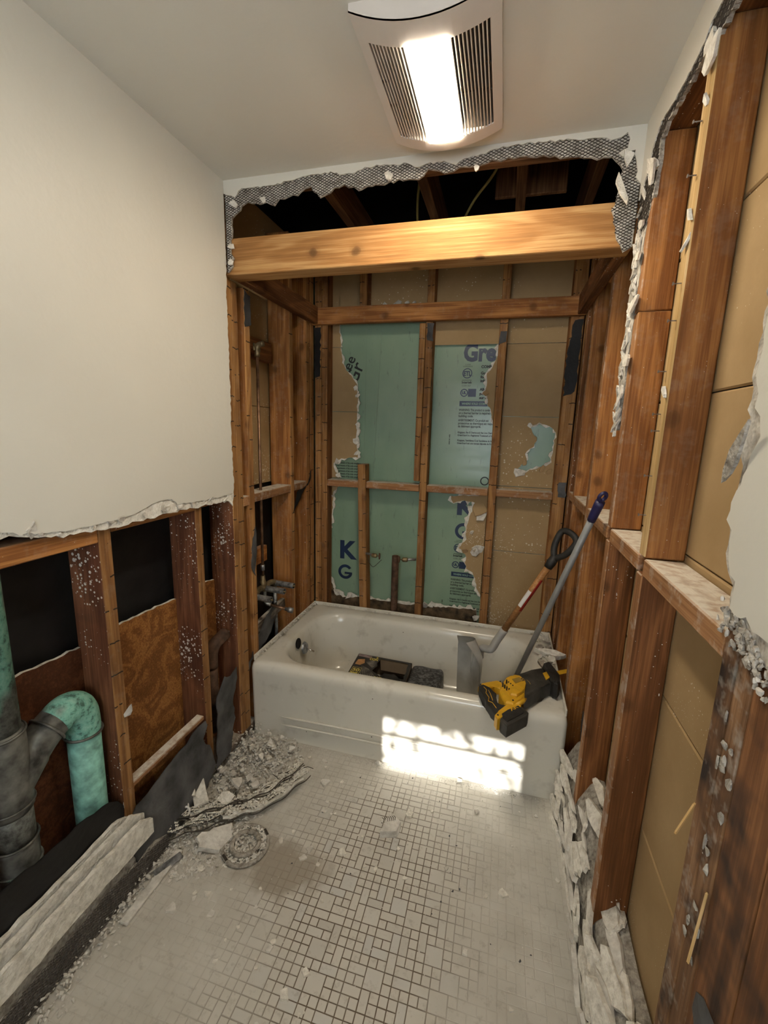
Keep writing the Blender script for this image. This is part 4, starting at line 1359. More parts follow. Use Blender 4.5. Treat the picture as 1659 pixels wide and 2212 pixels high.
for side in (0, 1):
    for j in range(NV + 1):
        v = j / NV
        hw = 0.128 * (1 if v < .72 else 0.30 + 0.70 * math.sqrt(max(0.0, 1 - ((v - .72) / .28) ** 2)))
        for i in range(NU + 1):
            u = -1 + 2 * i / NU
            curl = 0.070 * abs(u) ** 2.4 * (.45 + .55 * v)
            lip = 0.035 * max(0.0, v - .82) / .18
            vs.append(sb_(0.435 * v - 0.015 * (1 - u * u) * (1 - v), u * hw, curl + lip - side * 0.003))
m = (NU + 1) * (NV + 1)
for j in range(NV):
    for i in range(NU):
        a = j * (NU + 1) + i
        fs.append((a, a + 1, a + NU + 2, a + NU + 1))
        fs.append((m + a, m + a + NU + 1, m + a + NU + 2, m + a + 1))
blade = mobj('blade', vs, fs, 'alu', sh, smooth=True)
for w in (-.045, .045):
    tube('stiffener', [sb_(0.20, w, 0.004), sb_(0.30, w, 0.010), sb_(0.37, w * .8, 0.016)], [0.004, 0.007, 0.004], 'alu', blade, 8)
tube('socket', bez([sb_(0.30, 0, -0.014), sb_(0.37, 0, -0.014), sp(0.44, 0, 0.0), sp(0.50, 0, 0), sp(0.58, 0, 0.0)], 4), [0.010] + [0.021] * 15 + [0.022], 'sleeve', sh, 16)
tube('shaft', [sp(0.57, 0, 0), sp(LEN - 0.19, 0, 0)], [0.0175, 0.0165], 'handle', sh, 16)
# red stripe wraps the lower side of the shaft, the label sits on it
def wrap(name, a0, a1, r, t0, t1, mat, n=8):
    v, f = [], []
    for a in (a0, a1):
        for k in range(n + 1):
            t = t0 + (t1 - t0) * k / n
            v.append(sp(a, math.cos(t) * r, math.sin(t) * r))
    for k in range(n):
        f.append((k, k + 1, n + 2 + k, n + 1 + k))
    return mobj(name, v, f, mat, sh)
wrap('red_stripe', 0.72, 0.92, 0.0176, -0.5, 0.55, 'red')
wrap('label', 0.74, 0.84, 0.0178, 0.6, 1.9, 'label')
tube('grip_neck', [sp(LEN - 0.20, 0, 0), sp(LEN - 0.17, 0, 0), sp(LEN - 0.13, 0, 0)], [0.020, 0.023, 0.020], 'rubber', sh, 14)
gp = [(LEN - 0.14, -.006), (LEN - 0.10, -.035), (LEN - 0.05, -.048), (LEN - 0.015, -.046), (LEN, -.02), (LEN, .02), (LEN - 0.015, .046), (LEN - 0.05, .048), (LEN - 0.10, .035), (LEN - 0.14, .006)]
W2 = (Vector((-.86, .22, .42)) * .8 + Vector((.15, .97, -.2)) * .5)
W2 = (W2 - A * W2.dot(A)).normalized()
tube('d_grip', bez([ax0 + A * a + W2 * w for a, w in gp], 5), 0.0155, 'rubber', sh, 10)

# ---- pole leaning on the right wall
P0, P1 = Vector((1.263, 0.477, 0.085)), Vector((1.506, -0.215, 1.405))
pl = thing('broom_pole', P0, 'long grey pole with a navy grip leaning from the tub to the studs', 'pole')
D = (P1 - P0).normalized(); PL = (P1 - P0).length
tube('shaft', [P0, P0 + D * (PL - 0.115)], 0.0125, 'pole', pl, 14)
tube('grip', [P0 + D * (PL - 0.12), P0 + D * (PL - 0.10), P0 + D * (PL - 0.05), P0 + D * (PL - 0.035)], [0.0145, 0.0155, 0.0165, 0.016], 'gripblue', pl, 14)
e1 = D.cross(Vector((0, 0, 1))).normalized()
ec = P0 + D * (PL - 0.014)
tube('grip_eye', [ec + (D * math.cos(a) * 1.35 + e1 * math.sin(a)) * 0.0115 for a in [i * math.pi / 8 for i in range(16)]], 0.0065, 'gripblue', pl, 8, closed=True)

# ---- reciprocating saw lying on the front right corner of the tub
saw = thing('reciprocating_saw', (1.32, 0.06, 0.412), 'yellow and black cordless saw lying on the tub corner', 'saw')
def prism(name, poly, z0, z1, mat, parent, bev=0.006, seg=2, subd=0):
    bm = bmesh.new()
    a = 0
    for i in range(len(poly)):
        x0, y0 = poly[i]; x1, y1 = poly[(i + 1) % len(poly)]
        a += x0 * y1 - x1 * y0
    pts = list(poly) if a > 0 else list(reversed(poly))
    lo = [bm.verts.new((x, y, z0)) for x, y in pts]
    hi = [bm.verts.new((x, y, z1)) for x, y in pts]
    bm.faces.new(list(reversed(lo))); bm.faces.new(hi)
    k = len(pts)
    for i in range(k):
        j = (i + 1) % k
        bm.faces.new((lo[i], lo[j], hi[j], hi[i]))
    if bev:
        ed = [e for e in bm.edges if abs(e.verts[0].co.z - e.verts[1].co.z) < 1e-6]
        bmesh.ops.bevel(bm, geom=ed, offset=bev, segments=seg, profile=0.5, affect='EDGES', clamp_overlap=True)
    bmesh.ops.triangulate(bm, faces=[f for f in bm.faces if len(f.verts) > 4])
    return bm_obj(name, bm, mat, parent)
BOOT=[(1.296,0.158),(1.377,0.222),(1.431,0.268),(1.459,0.143),(1.411,0.099),(1.397,0.068),(1.335,-0.018),(1.347,0.093),(1.315,0.149)]
SHOE=[(1.431,0.268),(1.438,0.298),(1.460,0.322),(1.475,0.310),(1.504,0.216),(1.500,0.149),(1.485,0.116),(1.469,0.132),(1.459,0.143)]
MOTOR=[(1.264,0.118),(1.280,0.153),(1.315,0.152),(1.348,0.111),(1.348,0.066),(1.340,0.010),(1.317,-0.036),(1.291,-0.075),(1.256,-0.073),(1.231,0.002),(1.240,0.066)]
REAR=[(1.140,0.037),(1.155,0.059),(1.181,0.086),(1.219,0.112),(1.242,0.105),(1.257,0.053),(1.235,0.046),(1.212,0.060),(1.190,0.039),(1.171,0.040),(1.153,0.020)]
GRIP=[(1.142,0.038),(1.159,0.057),(1.194,0.040),(1.215,0.006),(1.206,-0.004),(1.218,-0.076),(1.236,-0.089),(1.271,-0.066),(1.276,-0.088),(1.223,-0.152),(1.202,-0.118),(1.179,-0.076),(1.174,-0.040),(1.146,0.011)]
BASE=[(1.216,-0.159),(1.230,-0.132),(1.257,-0.088),(1.271,-0.060),(1.303,-0.056),(1.324,-0.062),(1.316,-0.082),(1.237,-0.175),(1.227,-0.184)]
BATT=[(1.234,-0.157),(1.265,-0.117),(1.321,-0.057),(1.350,-0.097),(1.345,-0.117),(1.264,-0.212),(1.240,-0.185)]
def off(poly, dx, dy):
    return [(x + dx, y + dy) for x, y in poly]
def shrink(poly, k):
    cx = sum(p[0] for p in poly) / len(poly); cy = sum(p[1] for p in poly) / len(poly)
    return [(cx + (x - cx) * k, cy + (y - cy) * k) for x, y in poly]
prism('front_housing', BOOT, 0.414, 0.487, 'boot', saw, 0.016, 3)
prism('shoe', SHOE, 0.414, 0.497, 'rubber', saw, 0.014, 3)
prism('motor_housing', MOTOR, 0.414, 0.487, 'yellow', saw, 0.014, 3)
prism('motor_cap', off(shrink(MOTOR, .72), 0.012, 0.012), 0.480, 0.502, 'yellow', saw, 0.008, 2)
prism('rear_handle', REAR, 0.434, 0.472, 'yellow', saw, 0.010, 3)
prism('grip', GRIP, 0.430, 0.474, 'rubber', saw, 0.009, 3)
prism('battery_foot', BASE, 0.422, 0.478, 'yellow', saw, 0.006, 2)
bt = prism('battery', BATT, 0.418, 0.474, 'boot', saw, 0.006, 2)
prism('battery_rail', shrink(off(BATT, -.004, .006), .78), 0.473, 0.479, 'rubber', bt, 0.002, 1)
prism('nose_badge', [(1.428,0.206),(1.450,0.228),(1.459,0.178),(1.438,0.150)], 0.484, 0.492, 'yellow', saw, 0.002, 1)
BL = [(1.500,0.305),(1.595,0.368),(1.623,0.343),(1.584,0.328),(1.505,0.272)]
v = [(x, y, z) for z in (0.455, 0.4565) for x, y in BL]
mobj('blade', v, [(4, 3, 2, 1, 0), (5, 6, 7, 8, 9)] + [(i, (i + 1) % 5, 5 + (i + 1) % 5, 5 + i) for i in range(5)], 'yellow', saw)
# vents, screws and the worn name plate
for (x, y) in ((1.262, .070), (1.270, .058), (1.279, .047), (1.288, .036), (1.246, .040), (1.254, .028), (1.263, .016), (1.272, .005)):
    box('vent', (x - .003, x + .003, y - .004, y + .004, 0.484, 0.5028), 'rubber', saw)
for (x, y, z) in ((1.236, .100, .473), (1.150, .045, .475), (1.288, -.055, .4885), (1.228, -.160, .479), (1.33, .02, .4885)):
    bm = bmesh.new(); bmesh.ops.create_cone(bm, cap_ends=True, segments=10, radius1=.004, radius2=.004, depth=.002)
    bmesh.ops.translate(bm, verts=bm.verts, vec=(x, y, z)); bm_obj('screw', bm, 'rubber', saw)
prism('name_plate', [(1.285, 0.085), (1.318, 0.112), (1.330, 0.085), (1.300, 0.055)], 0.500, 0.5035, 'badge', saw, 0)
def saw_text(s, x, y, z, size, rot, mat, bold=0.0008):
    vs, fs = text_geo(s, size, bold)
    c, si = math.cos(rot), math.sin(rot)
    return mobj('print', [(x + p.x * c - p.y * si, y + p.x * si + p.y * c, z) for p in vs], fs, mat, saw)
saw_text('XR', 1.282, -0.118, 0.4795, 0.032, 0.85, 'yellow')
saw_text('XR', 1.318, 0.105, 0.5027, 0.02, -1.0, 'boot')
tube('grip_line', [(1.165, .030, .4745), (1.178, .010, .4755), (1.176, -.015, .4755), (1.190, -.045, .4755), (1.188, -.072, .4755), (1.205, -.078, .4755), (1.222, -.110, .4745)], 0.0014, 'yellow', saw, 6)
tube('grip_line', [(1.186, .012, .4745), (1.196, -.020, .4755), (1.206, -.060, .4745)], 0.0014, 'yellow', saw, 6)
tube('trigger', [(1.196, .032, .455), (1.214, .015, .455), (1.212, -.010, .455)], 0.009, 'rubber', saw, 8)
tube('logo_mark', [(1.352, .125, .4875), (1.362, .110, .4885), (1.366, .095, .4875)], 0.0015, 'badge', saw, 6)
tube('cable_hook', [(1.340, .005, .47), (1.330, -.03, .475), (1.300, -.06, .47)], 0.010, 'yellow', saw, 8)

# ---- torn carton of bags lying in the tub
BXZ = 0.19
bx = thing('bag_carton', (0.55, 0.5, 0.056), 'torn open black printed carton lying on the tub floor', 'box')
OUT = [(0.383, 0.630), (0.393, 0.345), (0.735, 0.345), (0.728, 0.617)]
HOL = [(0.535, 0.600), (0.520, 0.560), (0.532, 0.520), (0.515, 0.470), (0.560, 0.430), (0.640, 0.375), (0.690, 0.375), (0.715, 0.42), (0.712, 0.59), (0.70, 0.605)]
def mz(z):
    return lambda a, b, t: Vector((a, b, z - t))
sheet('top_panel', [Vector(p) for p in OUT], [rag(HOL, .004, .02, 91, True)], mz(BXZ), 0, 0.002, ['cardblack', 'card'], bx)
for i in range(4):
    a, b = OUT[i], OUT[(i + 1) % 4]
    nrm = Vector((b[1] - a[1], a[0] - b[0], 0)).normalized() * 0.002
    v = [Vector((a[0], a[1], .056)), Vector((b[0], b[1], .056)), Vector((b[0], b[1], BXZ - .002)), Vector((a[0], a[1], BXZ - .002))]
    mobj('side_panel', v + [p + nrm for p in v], [(0, 1, 2, 3), (7, 6, 5, 4), (0, 4, 5, 1), (1, 5, 6, 2), (2, 6, 7, 3), (3, 7, 4, 0)], 'card', bx)
mobj('inner_flap', [(0.53, 0.605, 0.186), (0.72, 0.600, 0.186), (0.715, 0.545, 0.15), (0.55, 0.55, 0.15), (0.53, 0.607, 0.184), (0.72, 0.602, 0.184), (0.715, 0.547, 0.148), (0.55, 0.552, 0.148)], [(0, 1, 2, 3), (7, 6, 5, 4), (0, 4, 5, 1), (1, 5, 6, 2), (2, 6, 7, 3), (3, 7, 4, 0)], 'card', bx)
rs = random.Random(4)
bagbm = bmesh.new(); bmesh.ops.create_icosphere(bagbm, subdivisions=3, radius=1)
for v in bagbm.verts:
    k = 1 + 0.16 * noise.noise(v.co * 3.1)
    v.co = Vector((0.62 + v.co.x * .075 * k, 0.47 + v.co.y * .085 * k, 0.115 + v.co.z * .05 * k))
bm_obj('bag_roll', bagbm, 'rubber', bx, True)
def flat_print(name, poly, mat, z=BXZ + 0.0008):
    return mobj(name, [(x, y, z) for x, y in poly], [tuple(range(len(poly)))], mat, bx)
flat_print('print_panel', [(0.388, 0.60), (0.386, 0.625), (0.475, 0.622), (0.472, 0.592)], 'printpink')
flat_print('print_panel', [(0.398, 0.505), (0.400, 0.56), (0.440, 0.575), (0.452, 0.53), (0.43, 0.50)], 'printorange')
flat_print('print_panel', [(0.455, 0.545), (0.50, 0.575), (0.518, 0.56), (0.522, 0.515), (0.51, 0.49)], 'printgrey')
for i in range(7):
    flat_print('print_ray', [(0.440 + i * .008, 0.50 - i * .004), (0.446 + i * .008, 0.50 - i * .004), (0.470 + i * .014, 0.405), (0.462 + i * .014, 0.405)], 'printgrey')
def box_text(s, x, y, size, fit, mat='printyellow'):
    vs, fs = text_geo(s, size, .0015)
    w = max(p.x for p in vs) - min(p.x for p in vs)
    return mobj('print', [(x + p.x * fit / w, y + p.y, BXZ + .0012) for p in vs], fs, mat, bx)
box_text('CON', 0.468, 0.575, 0.034, 0.052); box_text('4', 0.505, 0.602, 0.022, 0.012)
box_text('50', 0.404, 0.428, 0.045, 0.042); box_text('BAGS', 0.404, 0.405, 0.02, 0.042)
box_text('3 MIL', 0.548, 0.392, 0.022, 0.05)
for q in ((0.400, 0.452, 0.470, 0.473), (0.400, 0.452, 0.398, 0.401)):
    flat_print('print_rule', [(q[0], q[2]), (q[1], q[2]), (q[1], q[3]), (q[0], q[3])], 'printyellow')
for q in ((0.398, 0.401), (0.451, 0.454)):
    flat_print('print_rule', [(q[0], 0.398), (q[1], 0.398), (q[1], 0.473), (q[0], 0.473)], 'printyellow')
# folded dark film beside the carton
bm = bmbox(0.19, 0.235, 0.125, 0.018, 3)
bmesh.ops.subdivide_edges(bm, edges=list(bm.edges), cuts=3, use_grid_fill=True)
for v in bm.verts:
    v.co += Vector((noise.noise(v.co * 22), noise.noise(v.co * 22 + Vector((5, 0, 0))), noise.noise(v.co * 18 + Vector((0, 7, 0))))) * 0.007
bmesh.ops.translate(bm, verts=bm.verts, vec=(0.832, 0.505, 0.124))
bd = bm_obj('folded_bag_bundle', bm, 'marble', None, True)
tag(bd, 'dark grey crumpled film bundle beside the torn carton in the tub', 'bag')

# ---- copper drain stack with a branch arm in the left wall
dk = thing('drain_stack', (-0.066, -1.075, 0.0), 'large green patinated copper drain stack with looping branch arm in the left wall', 'drain pipe')
PX, PY, PR = -0.066, -1.076, 0.049
def vp(y, z):
    return Vector((PX, y, z))
tube('stack_pipe', [vp(PY, 0.02), vp(PY, 0.30)], PR * .95, 'verdigris', dk, 24)
tube('stack_pipe', [vp(PY, 0.44), vp(PY, 0.55)], PR, 'patina', dk, 24)
tube('stack_pipe', [vp(PY, 0.76), vp(PY, 2.4)], PR * .98, 'patina', dk, 24)
tube('coupling', [vp(PY, 0.285), vp(PY, 0.29), vp(PY, 0.36), vp(PY, 0.365), vp(PY, 0.43), vp(PY, 0.445)], [PR * .95, PR * 1.10, PR * 1.12, PR * 1.05, PR * 1.08, PR], 'hub', dk, 24)
tube('wye_fitting', [vp(PY, 0.535), vp(PY, 0.545), vp(PY, 0.60), vp(PY, 0.72), vp(PY, 0.775), vp(PY, 0.782)], [PR, PR * 1.12, PR * 1.16, PR * 1.14, PR * 1.13, PR], 'hub', dk, 24)
for z, k in ((0.365, 1.10), (0.30, 1.12), (0.445, 1.09), (0.775, 1.15), (0.56, 1.14)):
    tube('solder_ring', [Vector((PX + math.cos(a) * PR * k, PY + math.sin(a) * PR * k, z)) for a in [i * math.pi / 14 for i in range(28)]], 0.0035, 'patina' if z < .4 else 'hub', dk, 6, closed=True)
arm = bez([vp(-1.065, 0.600), vp(-1.02, 0.650), vp(-0.97, 0.692), vp(-0.925, 0.716)], 6)
tube('branch_arm', arm, [PR * 1.05] * 8 + [PR * .98] * (len(arm) - 8), 'hub', dk, 20)
elb = bez([vp(-0.935, 0.711), vp(-0.90, 0.724), vp(-0.870, 0.716), vp(-0.853, 0.692), vp(-0.848, 0.655), vp(-0.848, 0.61)], 6)
tube('elbow', elb, PR * 1.0, 'patina', dk, 20)
tube('branch_pipe', [vp(-0.848, 0.625), vp(-0.850, 0.3), vp(-0.852, 0.06)], PR * .96, 'verdigris', dk, 22)
for c, d in ((vp(-0.955, 0.70), Vector((0, .86, .5))), (vp(-0.848, 0.617), Vector((0, 0, 1)))):
    d.normalize(); a = d.cross(Vector((1, 0, 0))).normalized()
    tube('solder_ring', [c + (Vector((1, 0, 0)) * math.cos(t) + a * math.sin(t)) * PR * 1.06 for t in [i * math.pi / 12 for i in range(24)]], 0.004, 'hub', dk, 6, closed=True)

# ---- small waste elbow behind the third stud
wp_ = thing('waste_pipe', (-0.06, -0.19, 0.1), 'brown copper waste elbow between the studs left of the tub', 'pipe')
tube('pipe', [(-0.07, -0.205, 0.15), (-0.07, -0.205, 0.50)], 0.026, 'rust', wp_, 16)
tube('elbow', bez([(-0.07, -0.205, 0.48), (-0.07, -0.203, 0.545), (-0.065, -0.185, 0.585), (-0.06, -0.15, 0.60), (-0.06, -0.11, 0.605)], 5), 0.029, 'rust', wp_, 16)

# ---- mixing valve with riser
mv = thing('mixing_valve', (-0.03, 0.22, 0.70), 'three stem tub mixing valve with tall copper riser', 'valve')
BXv = -0.035
tube('manifold', bez([(BXv, 0.115, 0.715), (BXv, 0.17, 0.735), (BXv, 0.22, 0.73), (BXv, 0.28, 0.735), (BXv, 0.33, 0.72)], 5), 0.015, 'brass', mv, 14)
for y, x1, z in ((0.115, 0.065, 0.712), (0.22, 0.085, 0.722), (0.33, 0.085, 0.715)):
    tube('stem_base', [(BXv - .02, y, z), (BXv + .01, y, z)], [0.020, 0.018], 'brass', mv, 12)
    st = hollow('stem_sleeve', (BXv + .008, y, z), (x1, y, z - .004), 0.0165, 0.0135, 'galv', mv)
    tube('spindle', [(x1 - .03, y, z - .004), (x1 + .008, y, z - .005)], 0.0045, 'brass', st, 8)
tube('riser', [(BXv, 0.205, 0.74), (BXv, 0.205, 1.95)], 0.0075, 'copper', mv, 10)
tube('riser_union', [(BXv, 0.205, 0.745), (BXv, 0.205, 0.765), (BXv, 0.205, 0.775), (BXv, 0.205, 0.80)], [0.018, 0.018, 0.013, 0.011], 'brass', mv, 10)
tube('riser_union', [(BXv, 0.205, 0.83), (BXv, 0.205, 0.86)], 0.0105, 'galv', mv, 10)
tube('shower_elbow', bez([(BXv, 0.205, 1.93), (BXv, 0.205, 1.965), (BXv + .01, 0.205, 1.985), (BXv + .035, 0.205, 1.99)], 4), 0.013, 'brass', mv, 10)
box('elbow_ear', (BXv - .006, BXv + .002, 0.175, 0.235, 1.955, 1.99), 'brass', mv, 0.002)
tube('supply_pipe', [(BXv, 0.115, 0.71), (BXv, 0.115, 0.60), (BXv, 0.115, 0.25)], [0.012, 0.010, 0.009], 'brass', mv, 10)
tube('supply_pipe', [(BXv, 0.33, 0.71), (BXv, 0.34, 0.45), (BXv, 0.34, 0.25)], [0.012, 0.009, 0.009], 'galv', mv, 10)
tube('spout_drop', bez([(BXv, 0.22, 0.715), (BXv, 0.22, 0.66), (BXv + .006, 0.225, 0.635), (BXv + .03, 0.23, 0.625)], 4), 0.010, 'galv', mv, 10)
tube('spout_nipple', [(BXv + .028, 0.23, 0.625), (0.09, 0.245, 0.605)], 0.008, 'copper', mv, 10)
tube('spout_fitting', [(0.075, 0.242, 0.608), (0.09, 0.245, 0.605), (0.092, 0.245, 0.605), (0.118, 0.25, 0.60)], [0.010, 0.010, 0.015, 0.015], 'galv', mv, 10)

# ---- capped stub outs and a drain stub behind the tub
def stub(x, z, s, label):
    t = thing('shutoff_valve', (x, 0.79, z), label, 'valve')
    tube('stub_pipe', [(x, 0.80, z), (x + s * .03, 0.785, z + .002), (x + s * .06, 0.775, z)], 0.008, 'galv', t, 10)
    tube('valve_body', [(x + s * .045, 0.777, z), (x + s * .05, 0.776, z), (x + s * .075, 0.77, z), (x + s * .08, 0.77, z)], [0.010, 0.014, 0.014, 0.009], 'brass', t, 10)
    bm = bmesh.new(); bmesh.ops.create_cone(bm, cap_ends=True, segments=8, radius1=.022, radius2=.020, depth=.007)
    o = bm_obj('handle', bm, 'rust', t)
    place(o, Matrix.Translation((x + s * .098, 0.768, z)) @ Matrix.Rotation(math.radians(90), 4, 'Y') @ Matrix.Scale(.55, 4, (0, 1, 0)), t)
    tube('stem', [(x + s * .078, .769, z), (x + s * .1, .768, z)], 0.004, 'brass', t, 8)
    return t
stub(0.365, 0.802, 1, 'plaster crusted stub valve on the broken stud behind the tub')
t = stub(0.690, 0.795, -1, 'brown stub valve beside the centre stud behind the tub')
w = tube('bent_wire', bez([(0.372, 0.795, 0.79), (0.395, 0.78, 0.745), (0.42, 0.775, 0.725), (0.445, 0.775, 0.745), (0.475, 0.775, 0.778)], 5), 0.0018, 'wire', None, 6)
tag(w, 'thin bent wire hanging from the stub valve behind the tub', 'wire')
ds = hollow('drain_stub', (0.553, 0.835, 0.25), (0.556, 0.815, 0.80), 0.0225, 0.019, 'rust')
tag(ds, 'upright rusty brown pipe stub behind the tub', 'pipe')

# ---- felt and building paper hanging at the foot of the left wall
def cloth(name, poly, fmap, amp, mat, parent=None, seed=0, step=0.03, t=0.003):
    """Wrinkled sheet: grid clipped by polygon, pushed in and out by noise."""
    ed = rag(poly, 0.006, 0.025, seed, True)
    xs = [p[0] for p in ed]; ys = [p[1] for p in ed]
    pts = list(ed)
    nb = len(ed)
    x = min(xs) + step / 2
    while x < max(xs):
        y = min(ys) + step / 2
        while y < max(ys):
            q = Vector((x + random.uniform(-.2, .2) * step, y + random.uniform(-.2, .2) * step))
            if inpoly(q.x, q.y, [(p[0], p[1]) for p in ed]) and min((q - Vector(e)).length for e in ed) > step * .45:
                pts.append(q)
            y += step
        x += step
    from mathutils.geometry import delaunay_2d_cdt
    r = delaunay_2d_cdt([Vector((p[0], p[1])) for p in pts], [], [list(range(nb))], 1, 1e-5)
    V = r[0]; F = r[2]
    def h(p):
        q = Vector((p.x * 5, p.y * 5, seed * 1.7))
        return amp * (noise.noise(q) + 0.5 * noise.noise(q * 2.7))
    n = len(V)
    vs = [fmap(p.x, p.y, h(p)) for p in V] + [fmap(p.x, p.y, h(p) + t) for p in V]
    fs = [tuple(f) for f in F] + [tuple(n + i for i in reversed(f)) for f in F]
    return mobj(name, vs, fs, mat, parent, smooth=True)
fe = cloth('felt_sheet', [(-.82, .22), (-.76, .28), (-.70, .27), (-.613, .30), (-.537, .322), (-.47, .345), (-.40, .36), (-.385, .33), (-.42, .28), (-.37, .20), (-.345, .11), (-.42, .03), (-.62, .03), (-.80, .08)], lambda a, b, t: Vector((0.030 - (b - .2) * .06 + t, a, b)), 0.018, 'felt', None, 3)
tag(fe, 'wrinkled grey felt sheet draped against the two left studs', 'felt sheet')
fe = cloth('felt_sheet', [(-.325, .06), (-.30, .40), (-.25, .47), (-.19, .44), (-.15, .47), (-.135, .40), (-.17, .30), (-.16, .2), (-.22, .06)], lambda a, b, t: Vector((0.016 + t, a, b)), 0.014, 'felt', None, 4)
tag(fe, 'torn grey felt standing behind the rubble beside the tub', 'felt sheet')
fe = cloth('felt_sheet', [(-.03, .36), (.03, .42), (.10, .50), (.20, .58), (.30, .62), (.32, .56), (.24, .46), (.12, .42), (.03, .40), (-.02, .30), (-.05, .26), (-.06, .30)], lambda a, b, t: Vector((-0.012 + t * .8, a, b)), 0.010, 'felt', None, 5)
tag(fe, 'black felt flap sticking out over the left tub corner', 'felt sheet')
fe = cloth('felt_sheet', [(-.20, .10), (-.05, .10), (.02, .30), (.05, .44), (-.02, .46), (-.08, .40), (-.15, .28)], lambda a, b, t: Vector((1.578 + t, a, b)), 0.012, 'felt', None, 6)
tag(fe, 'torn dark felt hanging in the gap right of the tub', 'felt sheet')
fe = cloth('building_paper', [(-.76, .02), (-.745, .24), (-.79, .31), (-.84, .36), (-.93, .385), (-1.05, .385), (-1.16, .40), (-1.3, .40), (-1.5, .38), (-1.5, .02)], lambda a, b, t: Vector((-0.012 + 0.0 * a + t + max(0, b - .25) * .10, a, b)), 0.006, 'black', None, 7, 0.05)
tag(fe, 'smooth black building paper standing behind the broken wall base at lower left', 'building paper')
sb = lum('sill_board', (-0.045, -0.008, -0.738, -0.352, 0.322, 0.342), 'ledge')
tag(sb, 'pale dusty board wedged between the two left studs', 'board')
fo = bm_obj('foil_scrap', hull(random.Random(3), .012, .03, .02, 14), 'alu')
fo.location = (0.012, -0.748, 0.635); fo.rotation_euler = (0.4, 0.2, 0.3)
tag(fo, 'crumpled silver foil scrap nailed to the splattered left stud', 'foil')

# ---- broken base of the left wall: cut plaster layers standing along the floor edge
lb = thing('plaster_base_remnant', (0.025, -1.0, 0.0), 'layered white plaster base left standing along the lower left edge', 'plaster base')
rs = random.Random(17)
def layer(x0, x1, y0, y1, z, seed, mat='white', zb=0.0):
    """One long broken layer with a ragged end and uneven top."""
    top = rag([(y0, z - .015), (y0 + .1, z - .004), ((y0 + y1) / 2, z), (y1 - .05, z + .002), (y1, z - .03)], 0.004, 0.03, seed)
    poly = rag([(y1, zb), (y0, zb)], 0.004 if zb else 0, .03, seed + 50)
    return sheet('plaster_layer', list(top) + list(poly), [], lambda a, b, t: Vector((x1 - (x1 - x0) * t + noise.noise(Vector((a * 9, 0, seed))) * .003, a, b)), 0, 1, [mat, mat], lb)
layer(-0.004, 0.008, -1.5, -0.76, 0.266, 1)
layer(0.020, 0.033, -1.5, -0.74, 0.262, 2)
layer(0.046, 0.058, -1.30, -0.73, 0.238, 3, 'white', 0.15)
layer(0.034, 0.040, -1.45, -0.71, 0.16, 4, 'mortar')
layer(0.009, 0.013, -1.45, -0.71, 0.20, 6, 'black')
layer(0.040, 0.047, -1.4, -0.66, 0.09, 5, 'mortar')
# crushed lath at its foot
lath('metal_lath', [(-1.4, 0.01), (-.66, 0.01), (-.66, .07), (-.9, .11), (-1.4, .10)], mx(0.050, -1), 0.0, lb)
sp_ = []
for i in range(420):
    y = rs.uniform(-1.42, -0.58); x = 0.052 + abs(rs.gauss(0, .028)); h = max(0, .035 - (x - .052) * .8) * rs.random()
    sp_.append((x, y, 0.002 + h, rs.uniform(.003, .011)))
chunk_cloud('crumbs', sp_, 'rubble', lb, 9)

# ---- rubble heap in the front left corner of the tub
rs = random.Random(23)
sp_ = []
for i in range(1500):
    r = rs.random() ** .8
    a = rs.uniform(0, 2 * math.pi)
    x = 0.13 + math.cos(a) * r * .23; y = -0.17 + math.sin(a) * r * .20
    if x < -0.02 or y > -0.004:
        continue
    hmax = 0.085 * max(0, 1 - (x + .02) / .30) * max(0, 1 - (-y) / .42) + .012
    sp_.append((x, y, rs.random() * hmax, rs.uniform(.003, .0125)))
hp = chunk_cloud('rubble_heap', sp_, 'rubble', None, 12)
tag(hp, 'heap of crushed plaster rubble at the front left tub corner', 'rubble', kind='stuff')
sp_ = []
for i in range(900):
    x = rs.uniform(0.02, 0.30); y = rs.uniform(-0.75, -0.36)
    d = math.hypot((x - .13) / .2, (y + .5) / .22)
    if d > 1.15: continue
    sp_.append((x, y, rs.random() * .035 * max(.1, 1 - d), rs.uniform(.003, .013)))
hp = chunk_cloud('rubble_heap', sp_, 'rubble', None, 14)
tag(hp, 'loose pale rubble under the twisted lath on the floor', 'rubble', kind='stuff')
# fine grit spread over the tiles
sp_ = []
for i in range(900):
    x = rs.uniform(.06, 1.5); y = -abs(rs.gauss(0, .45)) - .006
    if y < -1.25: continue
    sp_.append((x, y, .001, rs.uniform(.0012, .0032)))
for i in range(500):
    sp_.append((rs.uniform(.1, 1.5), -.006 - abs(rs.gauss(0, .018)), .001, rs.uniform(.0015, .0055)))
gr = chunk_cloud('plaster_grit', sp_, 'rubble', None, 15)
tag(gr, 'fine pale grit scattered over the mosaic floor', 'grit', kind='stuff')

